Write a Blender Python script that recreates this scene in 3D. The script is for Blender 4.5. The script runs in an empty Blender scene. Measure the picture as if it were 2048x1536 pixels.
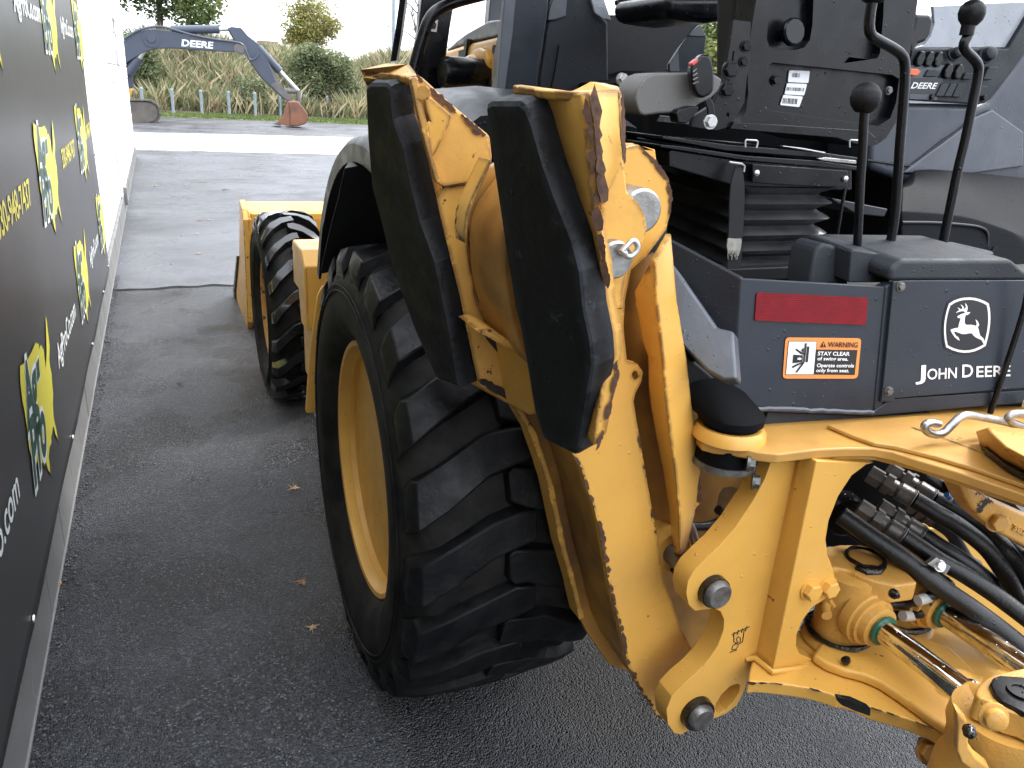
import bpy, bmesh, math, random
import numpy as np
from mathutils import Vector, Matrix
from mathutils.geometry import tessellate_polygon

random.seed(7)
rng = np.random.default_rng(7)
SC = bpy.context.scene
COL = SC.collection
RAD = math.radians

# ------------------------------------------------------------------ camera
F, CX, CY, H = 1600.0, 1024.0, 768.0, 1.56

def cam_rotation(roll=3.3, vy=(303, 142)):
    r = RAD(roll)
    y = np.array([vy[0] - CX, -(vy[1] - CY), -F]); y /= np.linalg.norm(y)
    v = np.array([-math.sin(r), -math.cos(r), 0.0])
    k = -(v @ y) / (-y[2])
    dn = v + np.array([0, 0, -k]); dn /= np.linalg.norm(dn)
    up = -dn
    return np.array([np.cross(y, up), y, up])

RM = cam_rotation()
cd = bpy.data.cameras.new('camera')
cd.sensor_width = 36.0
cd.lens = 36.0 * F / 2048.0
cd.clip_start = 0.02
cd.clip_end = 3000.0
cam = bpy.data.objects.new('camera', cd)
COL.objects.link(cam)
mw = Matrix([list(RM[0]) + [0], list(RM[1]) + [0], list(RM[2]) + [H], [0, 0, 0, 1]])
cam.matrix_world = mw
SC.camera = cam

# ------------------------------------------------------------------ world, sun, exposure
SUN_EL, SUN_AZ = 52.0, 75.0        # azimuth: degrees right of +Y
world = bpy.data.worlds.new('World'); SC.world = world; world.use_nodes = True
wn = world.node_tree; wn.nodes.clear()
wo = wn.nodes.new('ShaderNodeOutputWorld'); wb = wn.nodes.new('ShaderNodeBackground')
sk = wn.nodes.new('ShaderNodeTexSky'); sk.sky_type = 'NISHITA'; sk.sun_disc = False
sk.sun_elevation = RAD(SUN_EL); sk.sun_rotation = RAD(SUN_AZ)
sk.dust_density = 4.0; sk.air_density = 1.0; sk.ozone_density = 1.0
wm = wn.nodes.new('ShaderNodeMix'); wm.data_type = 'RGBA'
wm.inputs[0].default_value = 0.9
# closed cloud deck with the standard overcast luminance (1 + 2 sin elevation) / 3
wt_ = wn.nodes.new('ShaderNodeTexCoord'); ws = wn.nodes.new('ShaderNodeSeparateXYZ'); wr = wn.nodes.new('ShaderNodeMapRange')
wr.inputs[1].default_value = 0.0; wr.inputs[2].default_value = 1.0; wr.inputs[3].default_value = 0.52; wr.inputs[4].default_value = 1.14
wv = wn.nodes.new('ShaderNodeVectorMath'); wv.operation = 'SCALE'; wv.inputs[0].default_value = (9.8, 10.3, 11.1)
wn.links.new(wt_.outputs['Generated'], ws.inputs[0]); wn.links.new(ws.outputs[2], wr.inputs[0]); wn.links.new(wr.outputs[0], wv.inputs[3])
wn.links.new(wv.outputs[0], wm.inputs[7])
wn.links.new(sk.outputs[0], wm.inputs[6]); wn.links.new(wm.outputs[2], wb.inputs[0])
wb.inputs[1].default_value = 0.13
wn.links.new(wb.outputs[0], wo.inputs[0])
sl = bpy.data.lights.new('sun', 'SUN'); sl.energy = 1.3; sl.angle = RAD(14); sl.color = (1.0, 0.965, 0.92)
so = bpy.data.objects.new('sun', sl); COL.objects.link(so)
sd = Vector((math.sin(RAD(SUN_AZ)) * math.cos(RAD(SUN_EL)), math.cos(RAD(SUN_AZ)) * math.cos(RAD(SUN_EL)), math.sin(RAD(SUN_EL))))
so.rotation_euler = sd.to_track_quat('Z', 'Y').to_euler(); so.location = (8, -4, 12)
SC.view_settings.view_transform = 'Standard'
SC.view_settings.look = 'None'
SC.view_settings.exposure = 1.75
SC.view_settings.gamma = 1.0
SC.render.engine = 'CYCLES'
SC.cycles.max_bounces = 6
SC.cycles.diffuse_bounces = 3
SC.cycles.glossy_bounces = 3

# ------------------------------------------------------------------ measuring helpers
# survey of the place: sight lines from the camera station, met with planes of known position
KEY = {'P': (0, 0, 1), 'A1': (0, 0, 3), 'A2': (240, 0, 3.413), 'A3': (0, 500, 2.56), 'A4': (440, 340, 2.954),
       'A5': (700, 100, 2.926), 'A6': (1240, 0, 2.535), 'A7': (1240, 460, 2.535), 'A8': (1240, 900, 2.415),
       'B1': (600, 440, 2.327), 'B2': (600, 960, 2.56), 'B3': (1000, 600, 2.364), 'B4': (780, 0, 3.657),
       'B5': (1600, 1000, 2.866), 'B6': (1640, 880, 4.8), 'B7': (1480, 560, 3.606), 'C1': (0, 0, 5.12),
       'C2': (0, 200, 3.657), 'C3': (0, 600, 3.34), 'C4': (1880, 1280, 6), 'C5': (1240, 0, 4.8),
       'C6': (1640, 0, 3.84), 'C7': (1800, 760, 4.266), 'C8': (1240, 280, 4.267), 'D1': (1880, 580, 11.818),
       'D2': (1560, 670, 12.047), 'D3': (440, 380, 5.908), 'D4': (1640, 1060, 5.908)}
O = np.array([0, 0, H])

def ray(k, x, y):
    a, b, s = KEY[k]
    return RM @ np.array([a + x / s - CX, -(b + y / s - CY), -F])

def on(k, pts, **pl):
    """points of a drawing key on the plane X=, Y= or Z= (one value, or one per point)"""
    (ax, val), = pl.items(); i = 'XYZ'.index(ax); out = []
    for j, p in enumerate(pts):
        v = val[j] if isinstance(val, (list, tuple)) else val
        d = ray(k, *p[:2]); out.append(Vector(O + d * ((v - O[i]) / d[i])))
    return out

def onP(k, pts, plane):
    p0, n = np.array(plane[0]), np.array(plane[1]); out = []
    for p in pts:
        d = ray(k, *p[:2]); out.append(Vector(O + d * (((p0 - O) @ n) / (d @ n))))
    return out

def pt(k, x, y, **pl):
    return on(k, [(x, y)], **pl)[0]

# ------------------------------------------------------------------ materials
MATS = {}

def N(nt, t, **k):
    n = nt.nodes.new('ShaderNode' + t)
    for a, v in k.items():
        setattr(n, a, v)
    return n

def mat(name, col, rough=0.5, metal=0.0, var=0.0, var_scale=8.0, col2=None, spots=None, bump=0.0, bump_scale=60.0,
        drops=0.0, rvar=0.0, edge=None, spec=0.5, coat=0.0, streak=None):
    """col2/var: soft colour variation; spots=(colour, amount, scale): hard-edged wear; edge=(colour, radius, amount): worn edges"""
    m = bpy.data.materials.new(name); m.use_nodes = True; nt = m.node_tree
    b = nt.nodes['Principled BSDF']; L = nt.links.new
    b.inputs['Base Color'].default_value = (*col, 1); b.inputs['Roughness'].default_value = rough
    b.inputs['Metallic'].default_value = metal
    b.inputs['Specular IOR Level'].default_value = spec
    if coat: b.inputs['Coat Weight'].default_value = coat; b.inputs['Coat Roughness'].default_value = 0.12
    tc = N(nt, 'TexCoord'); cur = None

    def noise(scale, detail=4, rgh=0.55, stretch=None):
        n = N(nt, 'TexNoise'); n.inputs['Scale'].default_value = scale; n.inputs['Detail'].default_value = detail
        n.inputs['Roughness'].default_value = rgh
        if stretch:
            mp = N(nt, 'Mapping'); mp.inputs['Scale'].default_value = stretch
            L(tc.outputs['Object'], mp.inputs[0]); L(mp.outputs[0], n.inputs[0])
        else:
            L(tc.outputs['Object'], n.inputs[0])
        return n.outputs[0]

    def ramp(src, a, c):
        r = N(nt, 'MapRange'); r.inputs[1].default_value = a; r.inputs[2].default_value = c
        r.clamp = True; L(src, r.inputs[0]); return r.outputs[0]

    def mixc(f, a, c):
        x = N(nt, 'Mix', data_type='RGBA'); L(f, x.inputs[0])
        for i, q in ((6, a), (7, c)):
            if isinstance(q, tuple): x.inputs[i].default_value = (*q, 1)
            else: L(q, x.inputs[i])
        return x.outputs[2]
    cur = col
    if var:
        c2 = col2 or tuple(v * (1 - var) for v in col)
        cur = mixc(ramp(noise(var_scale, 3, 0.6), 0.38, 0.66), cur, c2)
    if streak:
        cur = mixc(ramp(noise(streak[2], 4, 0.6, (1, 1, 0.12)), 0.62 - streak[1] * 0.25, 0.72), cur, streak[0])
    masks = []
    if spots:
        sc_, amt, s_ = spots
        f = ramp(noise(s_, 5, 0.68), 0.70 - amt * 0.22, 0.725 - amt * 0.22)
        cur = mixc(f, cur, sc_); masks.append(f)
    if edge:
        ec, er, ea = edge
        bv = N(nt, 'Bevel', samples=2); bv.inputs[0].default_value = er
        gm = N(nt, 'NewGeometry'); dp = N(nt, 'VectorMath', operation='DOT_PRODUCT')
        L(bv.outputs[0], dp.inputs[0]); L(gm.outputs['Normal'], dp.inputs[1])
        inv = N(nt, 'Math', operation='SUBTRACT'); inv.inputs[0].default_value = 1.0; L(dp.outputs['Value'], inv.inputs[1])
        ml = N(nt, 'Math', operation='MULTIPLY'); L(inv.outputs[0], ml.inputs[0])
        L(ramp(noise(26, 4, 0.7), 0.42, 0.58), ml.inputs[1])
        f = ramp(ml.outputs[0], 0.06 / max(ea, .01), 0.12 / max(ea, .01))
        cur = mixc(f, cur, ec); masks.append(f)
    if not isinstance(cur, tuple): L(cur, b.inputs['Base Color'])
    if rvar or masks:
        base = rough
        rr = N(nt, 'MapRange'); rr.inputs[1].default_value = 0.35; rr.inputs[2].default_value = 0.65
        rr.inputs[3].default_value = max(0.03, base - rvar); rr.inputs[4].default_value = min(1, base + rvar)
        L(noise(14, 2, 0.6), rr.inputs[0]); last = rr.outputs[0]
        for f in masks:
            x = N(nt, 'Mix'); L(f, x.inputs[0]); L(last, x.inputs[2]); x.inputs[3].default_value = 0.75; last = x.outputs[0]
        L(last, b.inputs['Roughness'])
    nrm = None
    if bump:
        bp = N(nt, 'Bump'); bp.inputs['Strength'].default_value = bump; bp.inputs['Distance'].default_value = 0.004
        L(noise(bump_scale, 2, 0.6), bp.inputs['Height']); nrm = bp.outputs[0]
    if drops:
        vo = N(nt, 'TexVoronoi'); vo.inputs['Scale'].default_value = 95; L(tc.outputs['Object'], vo.inputs[0])
        rv = N(nt, 'SeparateColor'); L(vo.outputs['Color'], rv.inputs[0])
        sz = N(nt, 'MapRange'); sz.inputs[1].default_value = 1 - drops; sz.inputs[2].default_value = 1.0
        sz.inputs[3].default_value = 0.0; sz.inputs[4].default_value = 0.36; L(rv.outputs[0], sz.inputs[0])
        h = N(nt, 'Math', operation='SUBTRACT'); L(sz.outputs[0], h.inputs[0]); L(vo.outputs['Distance'], h.inputs[1])
        mx = N(nt, 'Math', operation='MAXIMUM'); L(h.outputs[0], mx.inputs[0]); mx.inputs[1].default_value = 0.0
        pw = N(nt, 'Math', operation='POWER'); L(mx.outputs[0], pw.inputs[0]); pw.inputs[1].default_value = 0.5
        bp = N(nt, 'Bump'); bp.inputs['Strength'].default_value = 0.55; bp.inputs['Distance'].default_value = 0.006
        L(pw.outputs[0], bp.inputs['Height'])
        if nrm: L(nrm, bp.inputs['Normal'])
        nrm = bp.outputs[0]
    if nrm: L(nrm, b.inputs['Normal'])
    MATS[name] = m
    return m

RUST = (0.075, 0.028, 0.014)
YEL = (0.70, 0.38, 0.076)
mat('yellow', YEL, 0.36, var=0.14, var_scale=4, spots=((0.07, 0.035, 0.018), 0.09, 42), bump=0.06, bump_scale=140, drops=0.13, rvar=0.08, spec=0.5)
mat('yellow_worn', YEL, 0.40, col2=(0.60, 0.325, 0.075), var=0.2, var_scale=12, spots=(RUST, 0.26, 34), bump=0.15, bump_scale=90, rvar=0.1, edge=(RUST, 0.012, 4.0))
mat('yellow_leg', YEL, 0.34, col2=(0.63, 0.34, 0.075), var=0.1, var_scale=5, spots=(RUST, 0.05, 26), bump=0.06, bump_scale=120, drops=0.1, rvar=0.08, edge=(RUST, 0.010, 4.0))
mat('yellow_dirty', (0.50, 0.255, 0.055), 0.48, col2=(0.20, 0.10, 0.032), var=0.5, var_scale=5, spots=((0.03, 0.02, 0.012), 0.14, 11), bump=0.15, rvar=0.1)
mat('yellow_grimy_shaded', (0.52, 0.275, 0.06), 0.45, col2=(0.36, 0.185, 0.045), var=0.4, var_scale=4, spots=((0.035, 0.024, 0.015), 0.12, 9), bump=0.1, rvar=0.1)  # grime and smears, with the base also darkened for the plate's partial shade
mat('yellow_cast', (0.56, 0.30, 0.066), 0.36, var=0.16, var_scale=9, spots=((0.025, 0.018, 0.012), 0.07, 13), bump=0.22, bump_scale=170, drops=0.2, rvar=0.1)
mat('rim_rusty', (0.58, 0.31, 0.075), 0.5, col2=(0.40, 0.17, 0.04), var=0.4, var_scale=10, spots=(RUST, 0.55, 22), bump=0.3)
mat('rubber', (0.0028, 0.0032, 0.0042), 0.46, col2=(0.011, 0.011, 0.0118), var=0.5, var_scale=13, bump=0.35, bump_scale=70, rvar=0.14, spec=0.22)
mat('rubber_dusty', (0.0046, 0.0048, 0.0054), 0.7, col2=(0.021, 0.0195, 0.0175), var=0.5, var_scale=11, bump=0.35, bump_scale=50, spec=0.18)
mat('rubber_wet', (0.0115, 0.012, 0.0135), 0.16, var=0.3, var_scale=9, bump=0.12, bump_scale=40, drops=0.3, rvar=0.1)
mat('rubber_pad', (0.0048, 0.0055, 0.0068), 0.55, col2=(0.008, 0.009, 0.0105), var=0.4, var_scale=5, spots=((0.026, 0.028, 0.034), 0.40, 13), spec=0.3, bump=0.3, bump_scale=60, drops=0.05, rvar=0.12, edge=((0.036, 0.039, 0.046), 0.03, 3.0))
mat('grey_paint', (0.024, 0.030, 0.041), 0.36, spec=0.32, var=0.18, var_scale=4, spots=((0.10, 0.11, 0.125), 0.015, 60), bump=0.05, bump_scale=200, drops=0.26, rvar=0.07)
mat('grey_light', (0.095, 0.106, 0.125), 0.42, var=0.2, var_scale=9, bump=0.1, bump_scale=120, drops=0.3, rvar=0.1)
mat('grey_plastic', (0.019, 0.022, 0.028), 0.55, spec=0.35, var=0.15, var_scale=6, bump=0.22, bump_scale=380, drops=0.3, rvar=0.08)
mat('console_grey', (0.060, 0.069, 0.088), 0.42, var=0.2, var_scale=5, bump=0.12, bump_scale=240, drops=0.35, rvar=0.1)
mat('black_paint', (0.0032, 0.0038, 0.0054), 0.3, spec=0.35, var=0.2, var_scale=7, bump=0.05, drops=0.22, rvar=0.08)
mat('black_matt', (0.0075, 0.008, 0.009), 0.6, var=0.2, bump=0.15)
mat('black_bellows', (0.013, 0.0145, 0.017), 0.40, col2=(0.035, 0.036, 0.038), var=0.4, var_scale=12, bump=0.15, rvar=0.1)
mat('fender_mould', (0.006, 0.007, 0.0095), 0.62, spec=0.1, var=0.15, bump=0.22, bump_scale=380, drops=0.2)
mat('fender', (0.010, 0.012, 0.016), 0.38, spec=0.26, var=0.15, bump=0.1, bump_scale=260, drops=0.1, rvar=0.06)
mat('hose', (0.0045, 0.0048, 0.0056), 0.42, var=0.3, var_scale=20, bump=0.25, bump_scale=160, drops=0.06)
mat('fitting', (0.17, 0.165, 0.16), 0.42, metal=0.6, var=0.4, var_scale=40, bump=0.15, bump_scale=140, rvar=0.1)
mat('steel', (0.42, 0.42, 0.41), 0.38, metal=0.85, col2=(0.26, 0.25, 0.235), var=0.4, var_scale=40, bump=0.15, bump_scale=110, rvar=0.1)
mat('steel_dull', (0.20, 0.20, 0.195), 0.46, metal=0.7, col2=(0.11, 0.10, 0.09), var=0.4, var_scale=45, bump=0.2, bump_scale=110, rvar=0.1)
mat('zinc', (0.62, 0.62, 0.61), 0.36, metal=0.8, var=0.15, var_scale=40, bump=0.08)
mat('chrome', (0.72, 0.71, 0.69), 0.13, metal=1.0, col2=(0.40, 0.36, 0.31), var=0.3, var_scale=22, bump=0.05, drops=0.4, rvar=0.05)
mat('armrest', (0.135, 0.131, 0.124), 0.62, var=0.1, bump=0.25, bump_scale=420, drops=0.12)
mat('grease', (0.006, 0.005, 0.0045), 0.22, var=0.2, bump=0.7, bump_scale=90)
mat('seal_green', (0.012, 0.11, 0.065), 0.4)
mat('white_paint_print', (0.80, 0.80, 0.79), 0.4)
mat('black_print', (0.010, 0.010, 0.013), 0.35)
mat('orange_print', (0.76, 0.26, 0.055), 0.4)
mat('label_paper', (0.74, 0.75, 0.77), 0.45)
mat('hose_tag', (0.45, 0.44, 0.42), 0.5)
mat('red_button', (0.55, 0.06, 0.05), 0.4)
mat('orange_button', (0.66, 0.13, 0.05), 0.4)
mat('strap_web', (0.010, 0.0105, 0.012), 0.8, bump=0.3, bump_scale=500)
mat('frayed_web', (0.42, 0.40, 0.36), 0.9, var=0.3, var_scale=60)
mat('blue_plastic', (0.05, 0.22, 0.55), 0.4)
mat('rust_chip', (0.095, 0.042, 0.022), 0.8, var=0.5, var_scale=60, bump=0.4)
mat('dark_stain', (0.020, 0.013, 0.009), 0.6, var=0.4, var_scale=40)
mat('deep_black', (0.003, 0.0032, 0.004), 0.7, spec=0.1)
mat('window_film', (0.34, 0.36, 0.40), 0.22, var=0.2, var_scale=6, bump=0.2, bump_scale=60, drops=0.5)

def reflector_mat():
    m = mat('reflector', (0.18, 0.006, 0.012), 0.5, spec=0.2, var=0.15, var_scale=40)
    nt = m.node_tree; L = nt.links.new; b = nt.nodes['Principled BSDF']
    tc = N(nt, 'TexCoord'); vo = N(nt, 'TexVoronoi', feature='DISTANCE_TO_EDGE'); vo.inputs['Scale'].default_value = 260
    vo.inputs['Randomness'].default_value = 0.25
    L(tc.outputs['Object'], vo.inputs[0])
    bp = N(nt, 'Bump'); bp.inputs['Strength'].default_value = 0.5; bp.inputs['Distance'].default_value = 0.002
    L(vo.outputs[0], bp.inputs['Height']); L(bp.outputs[0], b.inputs['Normal'])
reflector_mat()

# ------------------------------------------------------------------ object helpers
def link(name, me, material, parent=None, smooth=None, bevel=0.0, segs=2, label=None):
    o = bpy.data.objects.new(name, me); COL.objects.link(o)
    mats = material if isinstance(material, (list, tuple)) else [material]
    if not me.materials:
        for m in mats: me.materials.append(MATS[m] if isinstance(m, str) else m)
    if smooth is not None:
        me.polygons.foreach_set('use_smooth', [True] * len(me.polygons))
        if smooth < 180: me.set_sharp_from_angle(angle=RAD(smooth))
    if bevel:
        md = o.modifiers.new('bevel', 'BEVEL'); md.width = bevel; md.segments = segs; md.limit_method = 'ANGLE'
        md.angle_limit = RAD(28); md.use_clamp_overlap = True; md.harden_normals = smooth is not None
    if parent is not None:
        o.parent = parent
        pw_ = WM.get(parent.name, Matrix())
        o.matrix_parent_inverse = pw_.inverted()
    WM[o.name] = Matrix()
    if label: o['label'] = label
    return o

WM = {}

def thing(name, loc, label, cat, group=None):
    o = bpy.data.objects.new(name, None); COL.objects.link(o); o.location = loc; o.empty_display_size = 0.1
    o['label'] = label; o['category'] = cat
    if group: o['group'] = group
    WM[o.name] = Matrix.Translation(Vector(loc))
    return o

def tag(o, label, cat, group=None):
    o['label'] = label; o['category'] = cat
    if group: o['group'] = group
    return o

def me_from(verts, faces, name='mesh', recalc=True):
    me = bpy.data.meshes.new(name); me.from_pydata([tuple(v) for v in verts], [], faces)
    if recalc:
        bm = bmesh.new(); bm.from_mesh(me); bmesh.ops.recalc_face_normals(bm, faces=bm.faces); bm.to_mesh(me); bm.free()
    me.update()
    return me

def newell(pts):
    n = Vector((0, 0, 0))
    for i, p in enumerate(pts):
        r = pts[(i + 1) % len(pts)]
        n += Vector(((p.y - r.y) * (p.z + r.z), (p.z - r.z) * (p.x + r.x), (p.x - r.x) * (p.y + r.y)))
    return n.normalized()

def flat2(pts, n):
    a = n.orthogonal().normalized(); b = n.cross(a)
    return [Vector((p.dot(a), p.dot(b), 0)) for p in pts]

def prism_data(pts, off, holes=()):
    pts = [Vector(p) for p in pts]; loops = [pts] + [[Vector(p) for p in h] for h in holes]
    n = newell(pts); off = Vector(off)
    allp = [p for l in loops for p in l]
    k = len(allp); verts = allp + [p + off for p in allp]
    tris = tessellate_polygon([flat2(l, n) for l in loops]) if holes else [tuple(range(k))]
    faces = [tuple(t) for t in tris] + [tuple(i + k for i in reversed(t)) for t in tris]
    s = 0
    for l in loops:
        m = len(l)
        for i in range(m):
            j = (i + 1) % m; faces.append((s + i, s + j, s + j + k, s + i + k))
        s += m
    return verts, faces

def prism(name, pts, off, material, parent, holes=(), bevel=0.003, segs=2, label=None, smooth=32):
    v, f = prism_data(pts, off, holes)
    return link(name, me_from(v, f, name), material, parent, smooth, bevel, segs, label)

def loft_data(loops, caps=True, closed=True):
    n = len(loops[0]); v = [p for l in loops for p in l]; f = []
    for a in range(len(loops) - 1):
        for i in range(n if closed else n - 1):
            j = (i + 1) % n; f.append((a * n + i, a * n + j, (a + 1) * n + j, (a + 1) * n + i))
    if caps and closed:
        f.append(tuple(range(n))); f.append(tuple((len(loops) - 1) * n + i for i in range(n)))
    return v, f

def loft(name, loops, material, parent, bevel=0.0, smooth=40, caps=True, closed=True, label=None, segs=2):
    v, f = loft_data(loops, caps, closed)
    return link(name, me_from(v, f, name), material, parent, smooth, bevel, segs, label)

def catmull(pts, n=6, closed=False):
    pts = [Vector(p) for p in pts]; out = []; m = len(pts)
    rngi = range(m) if closed else range(m - 1)
    for i in rngi:
        if closed: p0, p1, p2, p3 = pts[i - 1], pts[i], pts[(i + 1) % m], pts[(i + 2) % m]
        else: p0, p1, p2, p3 = pts[max(i - 1, 0)], pts[i], pts[i + 1], pts[min(i + 2, m - 1)]
        for s in range(n):
            t = s / n
            out.append(0.5 * ((2 * p1) + (p2 - p0) * t + (2 * p0 - 5 * p1 + 4 * p2 - p3) * t * t + (3 * p1 - p0 - 3 * p2 + p3) * t ** 3))
    if not closed: out.append(pts[-1])
    return out

def tube_data(path, r, seg=12):
    path = [Vector(p) for p in path]; loops = []; up = None
    rs = r if isinstance(r, (list, tuple)) else [r] * len(path)
    for i, p in enumerate(path):
        t = (path[min(i + 1, len(path) - 1)] - path[max(i - 1, 0)]).normalized()
        if up is None: up = t.orthogonal().normalized()
        up = (up - t * up.dot(t)).normalized(); w = t.cross(up)
        loops.append([p + (up * math.cos(a) + w * math.sin(a)) * rs[i] for a in [2 * math.pi * k / seg for k in range(seg)]])
    return loft_data(loops)

def tube(name, path, r, material, parent, seg=12, smooth=50, label=None, n=6, curve=True):
    if curve and len(path) > 2: path = catmull(path, n)
    v, f = tube_data(path, r, seg)
    return link(name, me_from(v, f, name), material, parent, smooth, label=label)

def lathe_data(o, axis, prof, seg=32, caps=True):
    """prof: list of (distance along axis, radius)"""
    o = Vector(o); ax = Vector(axis).normalized(); u = ax.orthogonal().normalized(); w = ax.cross(u)
    loops = [[o + ax * d + (u * math.cos(a) + w * math.sin(a)) * max(r, 1e-4) for a in [2 * math.pi * k / seg for k in range(seg)]] for d, r in prof]
    return loft_data(loops, caps)

def lathe(name, o, axis, prof, material, parent, seg=32, smooth=35, bevel=0.0, label=None):
    v, f = lathe_data(o, axis, prof, seg)
    return link(name, me_from(v, f, name), material, parent, smooth, bevel, 2, label)

def box_data(c, s, rot=None):
    c = Vector(c); v = []
    for dz in (-.5, .5):
        for dx, dy in ((-.5, -.5), (.5, -.5), (.5, .5), (-.5, .5)):
            p = Vector((dx * s[0], dy * s[1], dz * s[2]))
            if rot: p = rot @ p
            v.append(c + p)
    return v, [(0, 3, 2, 1), (4, 5, 6, 7), (0, 1, 5, 4), (1, 2, 6, 5), (2, 3, 7, 6), (3, 0, 4, 7)]

def box(name, c, s, material, parent, rot=None, bevel=0.004, label=None, segs=2):
    v, f = box_data(c, s, rot)
    return link(name, me_from(v, f, name), material, parent, 32, bevel, segs, label)

def join_data(items):
    V_, F_ = [], []
    for v, f in items:
        k = len(V_); V_ += list(v); F_ += [tuple(i + k for i in q) for q in f]
    return V_, F_

def bolt(name, p, n, r, material, parent, h=None, washer=True, label=None):
    n = Vector(n).normalized(); h = h or r * 0.85; p = Vector(p)
    u = n.orthogonal().normalized(); w = n.cross(u)
    it = []
    hx = [[p + n * d + (u * math.cos(a) + w * math.sin(a)) * rr for a in [math.pi * k / 3 + .3 for k in range(6)]] for d, rr in ((0.0, r), (h * 0.85, r), (h, r * 0.86))]
    it.append(loft_data(hx))
    if washer: it.append(lathe_data(p - n * 0.001, n, [(-0.003, r * 1.25), (0.0022, r * 1.25)], 20))
    v, f = join_data(it)
    return link(name, me_from(v, f, name), material, parent, 30, label=label)

TXT = {}

def text_data(s, bold=0.0, spacing=1.0):
    key = (s, bold, spacing)
    if key not in TXT:
        cu = bpy.data.curves.new('t', 'FONT'); cu.body = s; cu.offset = bold; cu.space_character = spacing; cu.resolution_u = 3
        ob = bpy.data.objects.new('t', cu); COL.objects.link(ob); bpy.context.view_layer.update()
        me = ob.to_mesh(); v = np.array([tuple(x.co) for x in me.vertices]); f = [tuple(p.vertices) for p in me.polygons]
        ob.to_mesh_clear(); bpy.data.objects.remove(ob); bpy.data.curves.remove(cu)
        TXT[key] = (v, f)
    return TXT[key]

def text_on(s, bl, br, tl, off, bold=0.0, spacing=1.0, cap=True):
    """letters stretched onto the parallelogram bl-br-tl (3D), lifted by off; cap: height measured on capitals"""
    v, f = text_data(s, bold, spacing)
    x0, x1 = v[:, 0].min(), v[:, 0].max()
    y0, y1 = (v[:, 1].min(), v[:, 1].max()) if not cap else (0.0, 0.73)
    bl, br, tl, off = Vector(bl), Vector(br), Vector(tl), Vector(off)
    out = [bl + (br - bl) * ((p[0] - x0) / (x1 - x0)) + (tl - bl) * ((p[1] - y0) / (y1 - y0)) + off for p in v]
    return out, f

def poly_data(pts, off=(0, 0, 0), holes=()):
    pts = [Vector(p) for p in pts]; loops = [pts] + [[Vector(p) for p in h] for h in holes]
    n = newell(pts); tris = tessellate_polygon([flat2(l, n) for l in loops]); off = Vector(off)
    return [p + off for l in loops for p in l], [tuple(t) for t in tris]

def multi(name, layers, parent, label=None):
    """one mesh of several flat prints: layers = [(material, (verts, faces)), ...]"""
    V_, F_, mi, mats = [], [], [], []
    for m, (v, f) in layers:
        if m not in mats: mats.append(m)
        k = len(V_); V_ += list(v); F_ += [tuple(i + k for i in q) for q in f]; mi += [mats.index(m)] * len(f)
    me = bpy.data.meshes.new(name); me.from_pydata([tuple(v) for v in V_], [], F_)
    for m in mats: me.materials.append(MATS[m])
    me.polygons.foreach_set('material_index', mi); me.update()
    return link(name, me, mats[0], parent, label=label)
# ================================================================== THE SETTING
def asphalt_mat(name, dark, light, rough, scale=150.0, patch=(0.55, 0.7), bump=0.9, wet=0.0, ripple=0.0):
    m = bpy.data.materials.new(name); m.use_nodes = True; nt = m.node_tree; L = nt.links.new
    b = nt.nodes['Principled BSDF']; tc = N(nt, 'TexCoord')
    vo = N(nt, 'TexVoronoi'); vo.inputs['Scale'].default_value = scale; L(tc.outputs['Object'], vo.inputs[0])
    vo2 = N(nt, 'TexVoronoi'); vo2.inputs['Scale'].default_value = scale * 0.43; L(tc.outputs['Object'], vo2.inputs[0])
    se = N(nt, 'SeparateColor'); L(vo.outputs['Color'], se.inputs[0])
    cr = N(nt, 'ValToRGB'); e = cr.color_ramp.elements
    e[0].position = 0.0; e[0].color = (*dark, 1); e[1].position = 1.0; e[1].color = (*light, 1)
    k = cr.color_ramp.elements.new(0.80); k.color = tuple(d * 0.72 + l * 0.28 for d, l in zip(dark, light)) + (1,)
    k = cr.color_ramp.elements.new(0.93); k.color = tuple(d * 0.5 + l * 0.5 for d, l in zip(dark, light)) + (1,)
    L(se.outputs[0], cr.inputs[0])
    no = N(nt, 'TexNoise'); no.inputs['Scale'].default_value = 0.9; no.inputs['Detail'].default_value = 4; L(tc.outputs['Object'], no.inputs[0])
    mr = N(nt, 'MapRange'); mr.inputs[1].default_value = 0.35; mr.inputs[2].default_value = 0.68
    mr.inputs[3].default_value = patch[0]; mr.inputs[4].default_value = patch[1] + 0.5; L(no.outputs[0], mr.inputs[0])
    mx = N(nt, 'VectorMath', operation='SCALE'); L(cr.outputs[0], mx.inputs[0]); L(mr.outputs[0], mx.inputs[3])
    L(mx.outputs[0], b.inputs['Base Color'])
    rr = N(nt, 'MapRange'); rr.inputs[3].default_value = rough - 0.1; rr.inputs[4].default_value = rough + 0.22
    no2 = N(nt, 'TexNoise'); no2.inputs['Scale'].default_value = 2.3; no2.inputs['Detail'].default_value = 2; L(tc.outputs['Object'], no2.inputs[0])
    rr.inputs[1].default_value = 0.35; rr.inputs[2].default_value = 0.65; L(no2.outputs[0], rr.inputs[0]); L(rr.outputs[0], b.inputs['Roughness'])
    ad = N(nt, 'Math', operation='MULTIPLY_ADD'); L(vo2.outputs['Distance'], ad.inputs[0]); ad.inputs[1].default_value = 0.45; L(vo.outputs['Distance'], ad.inputs[2])
    bp = N(nt, 'Bump', invert=True); bp.inputs['Strength'].default_value = bump; bp.inputs['Distance'].default_value = 0.012; L(ad.outputs[0], bp.inputs['Height'])
    L(bp.outputs[0], b.inputs['Normal']); b.inputs['Specular IOR Level'].default_value = 0.5 + wet
    MATS[name] = m

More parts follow.
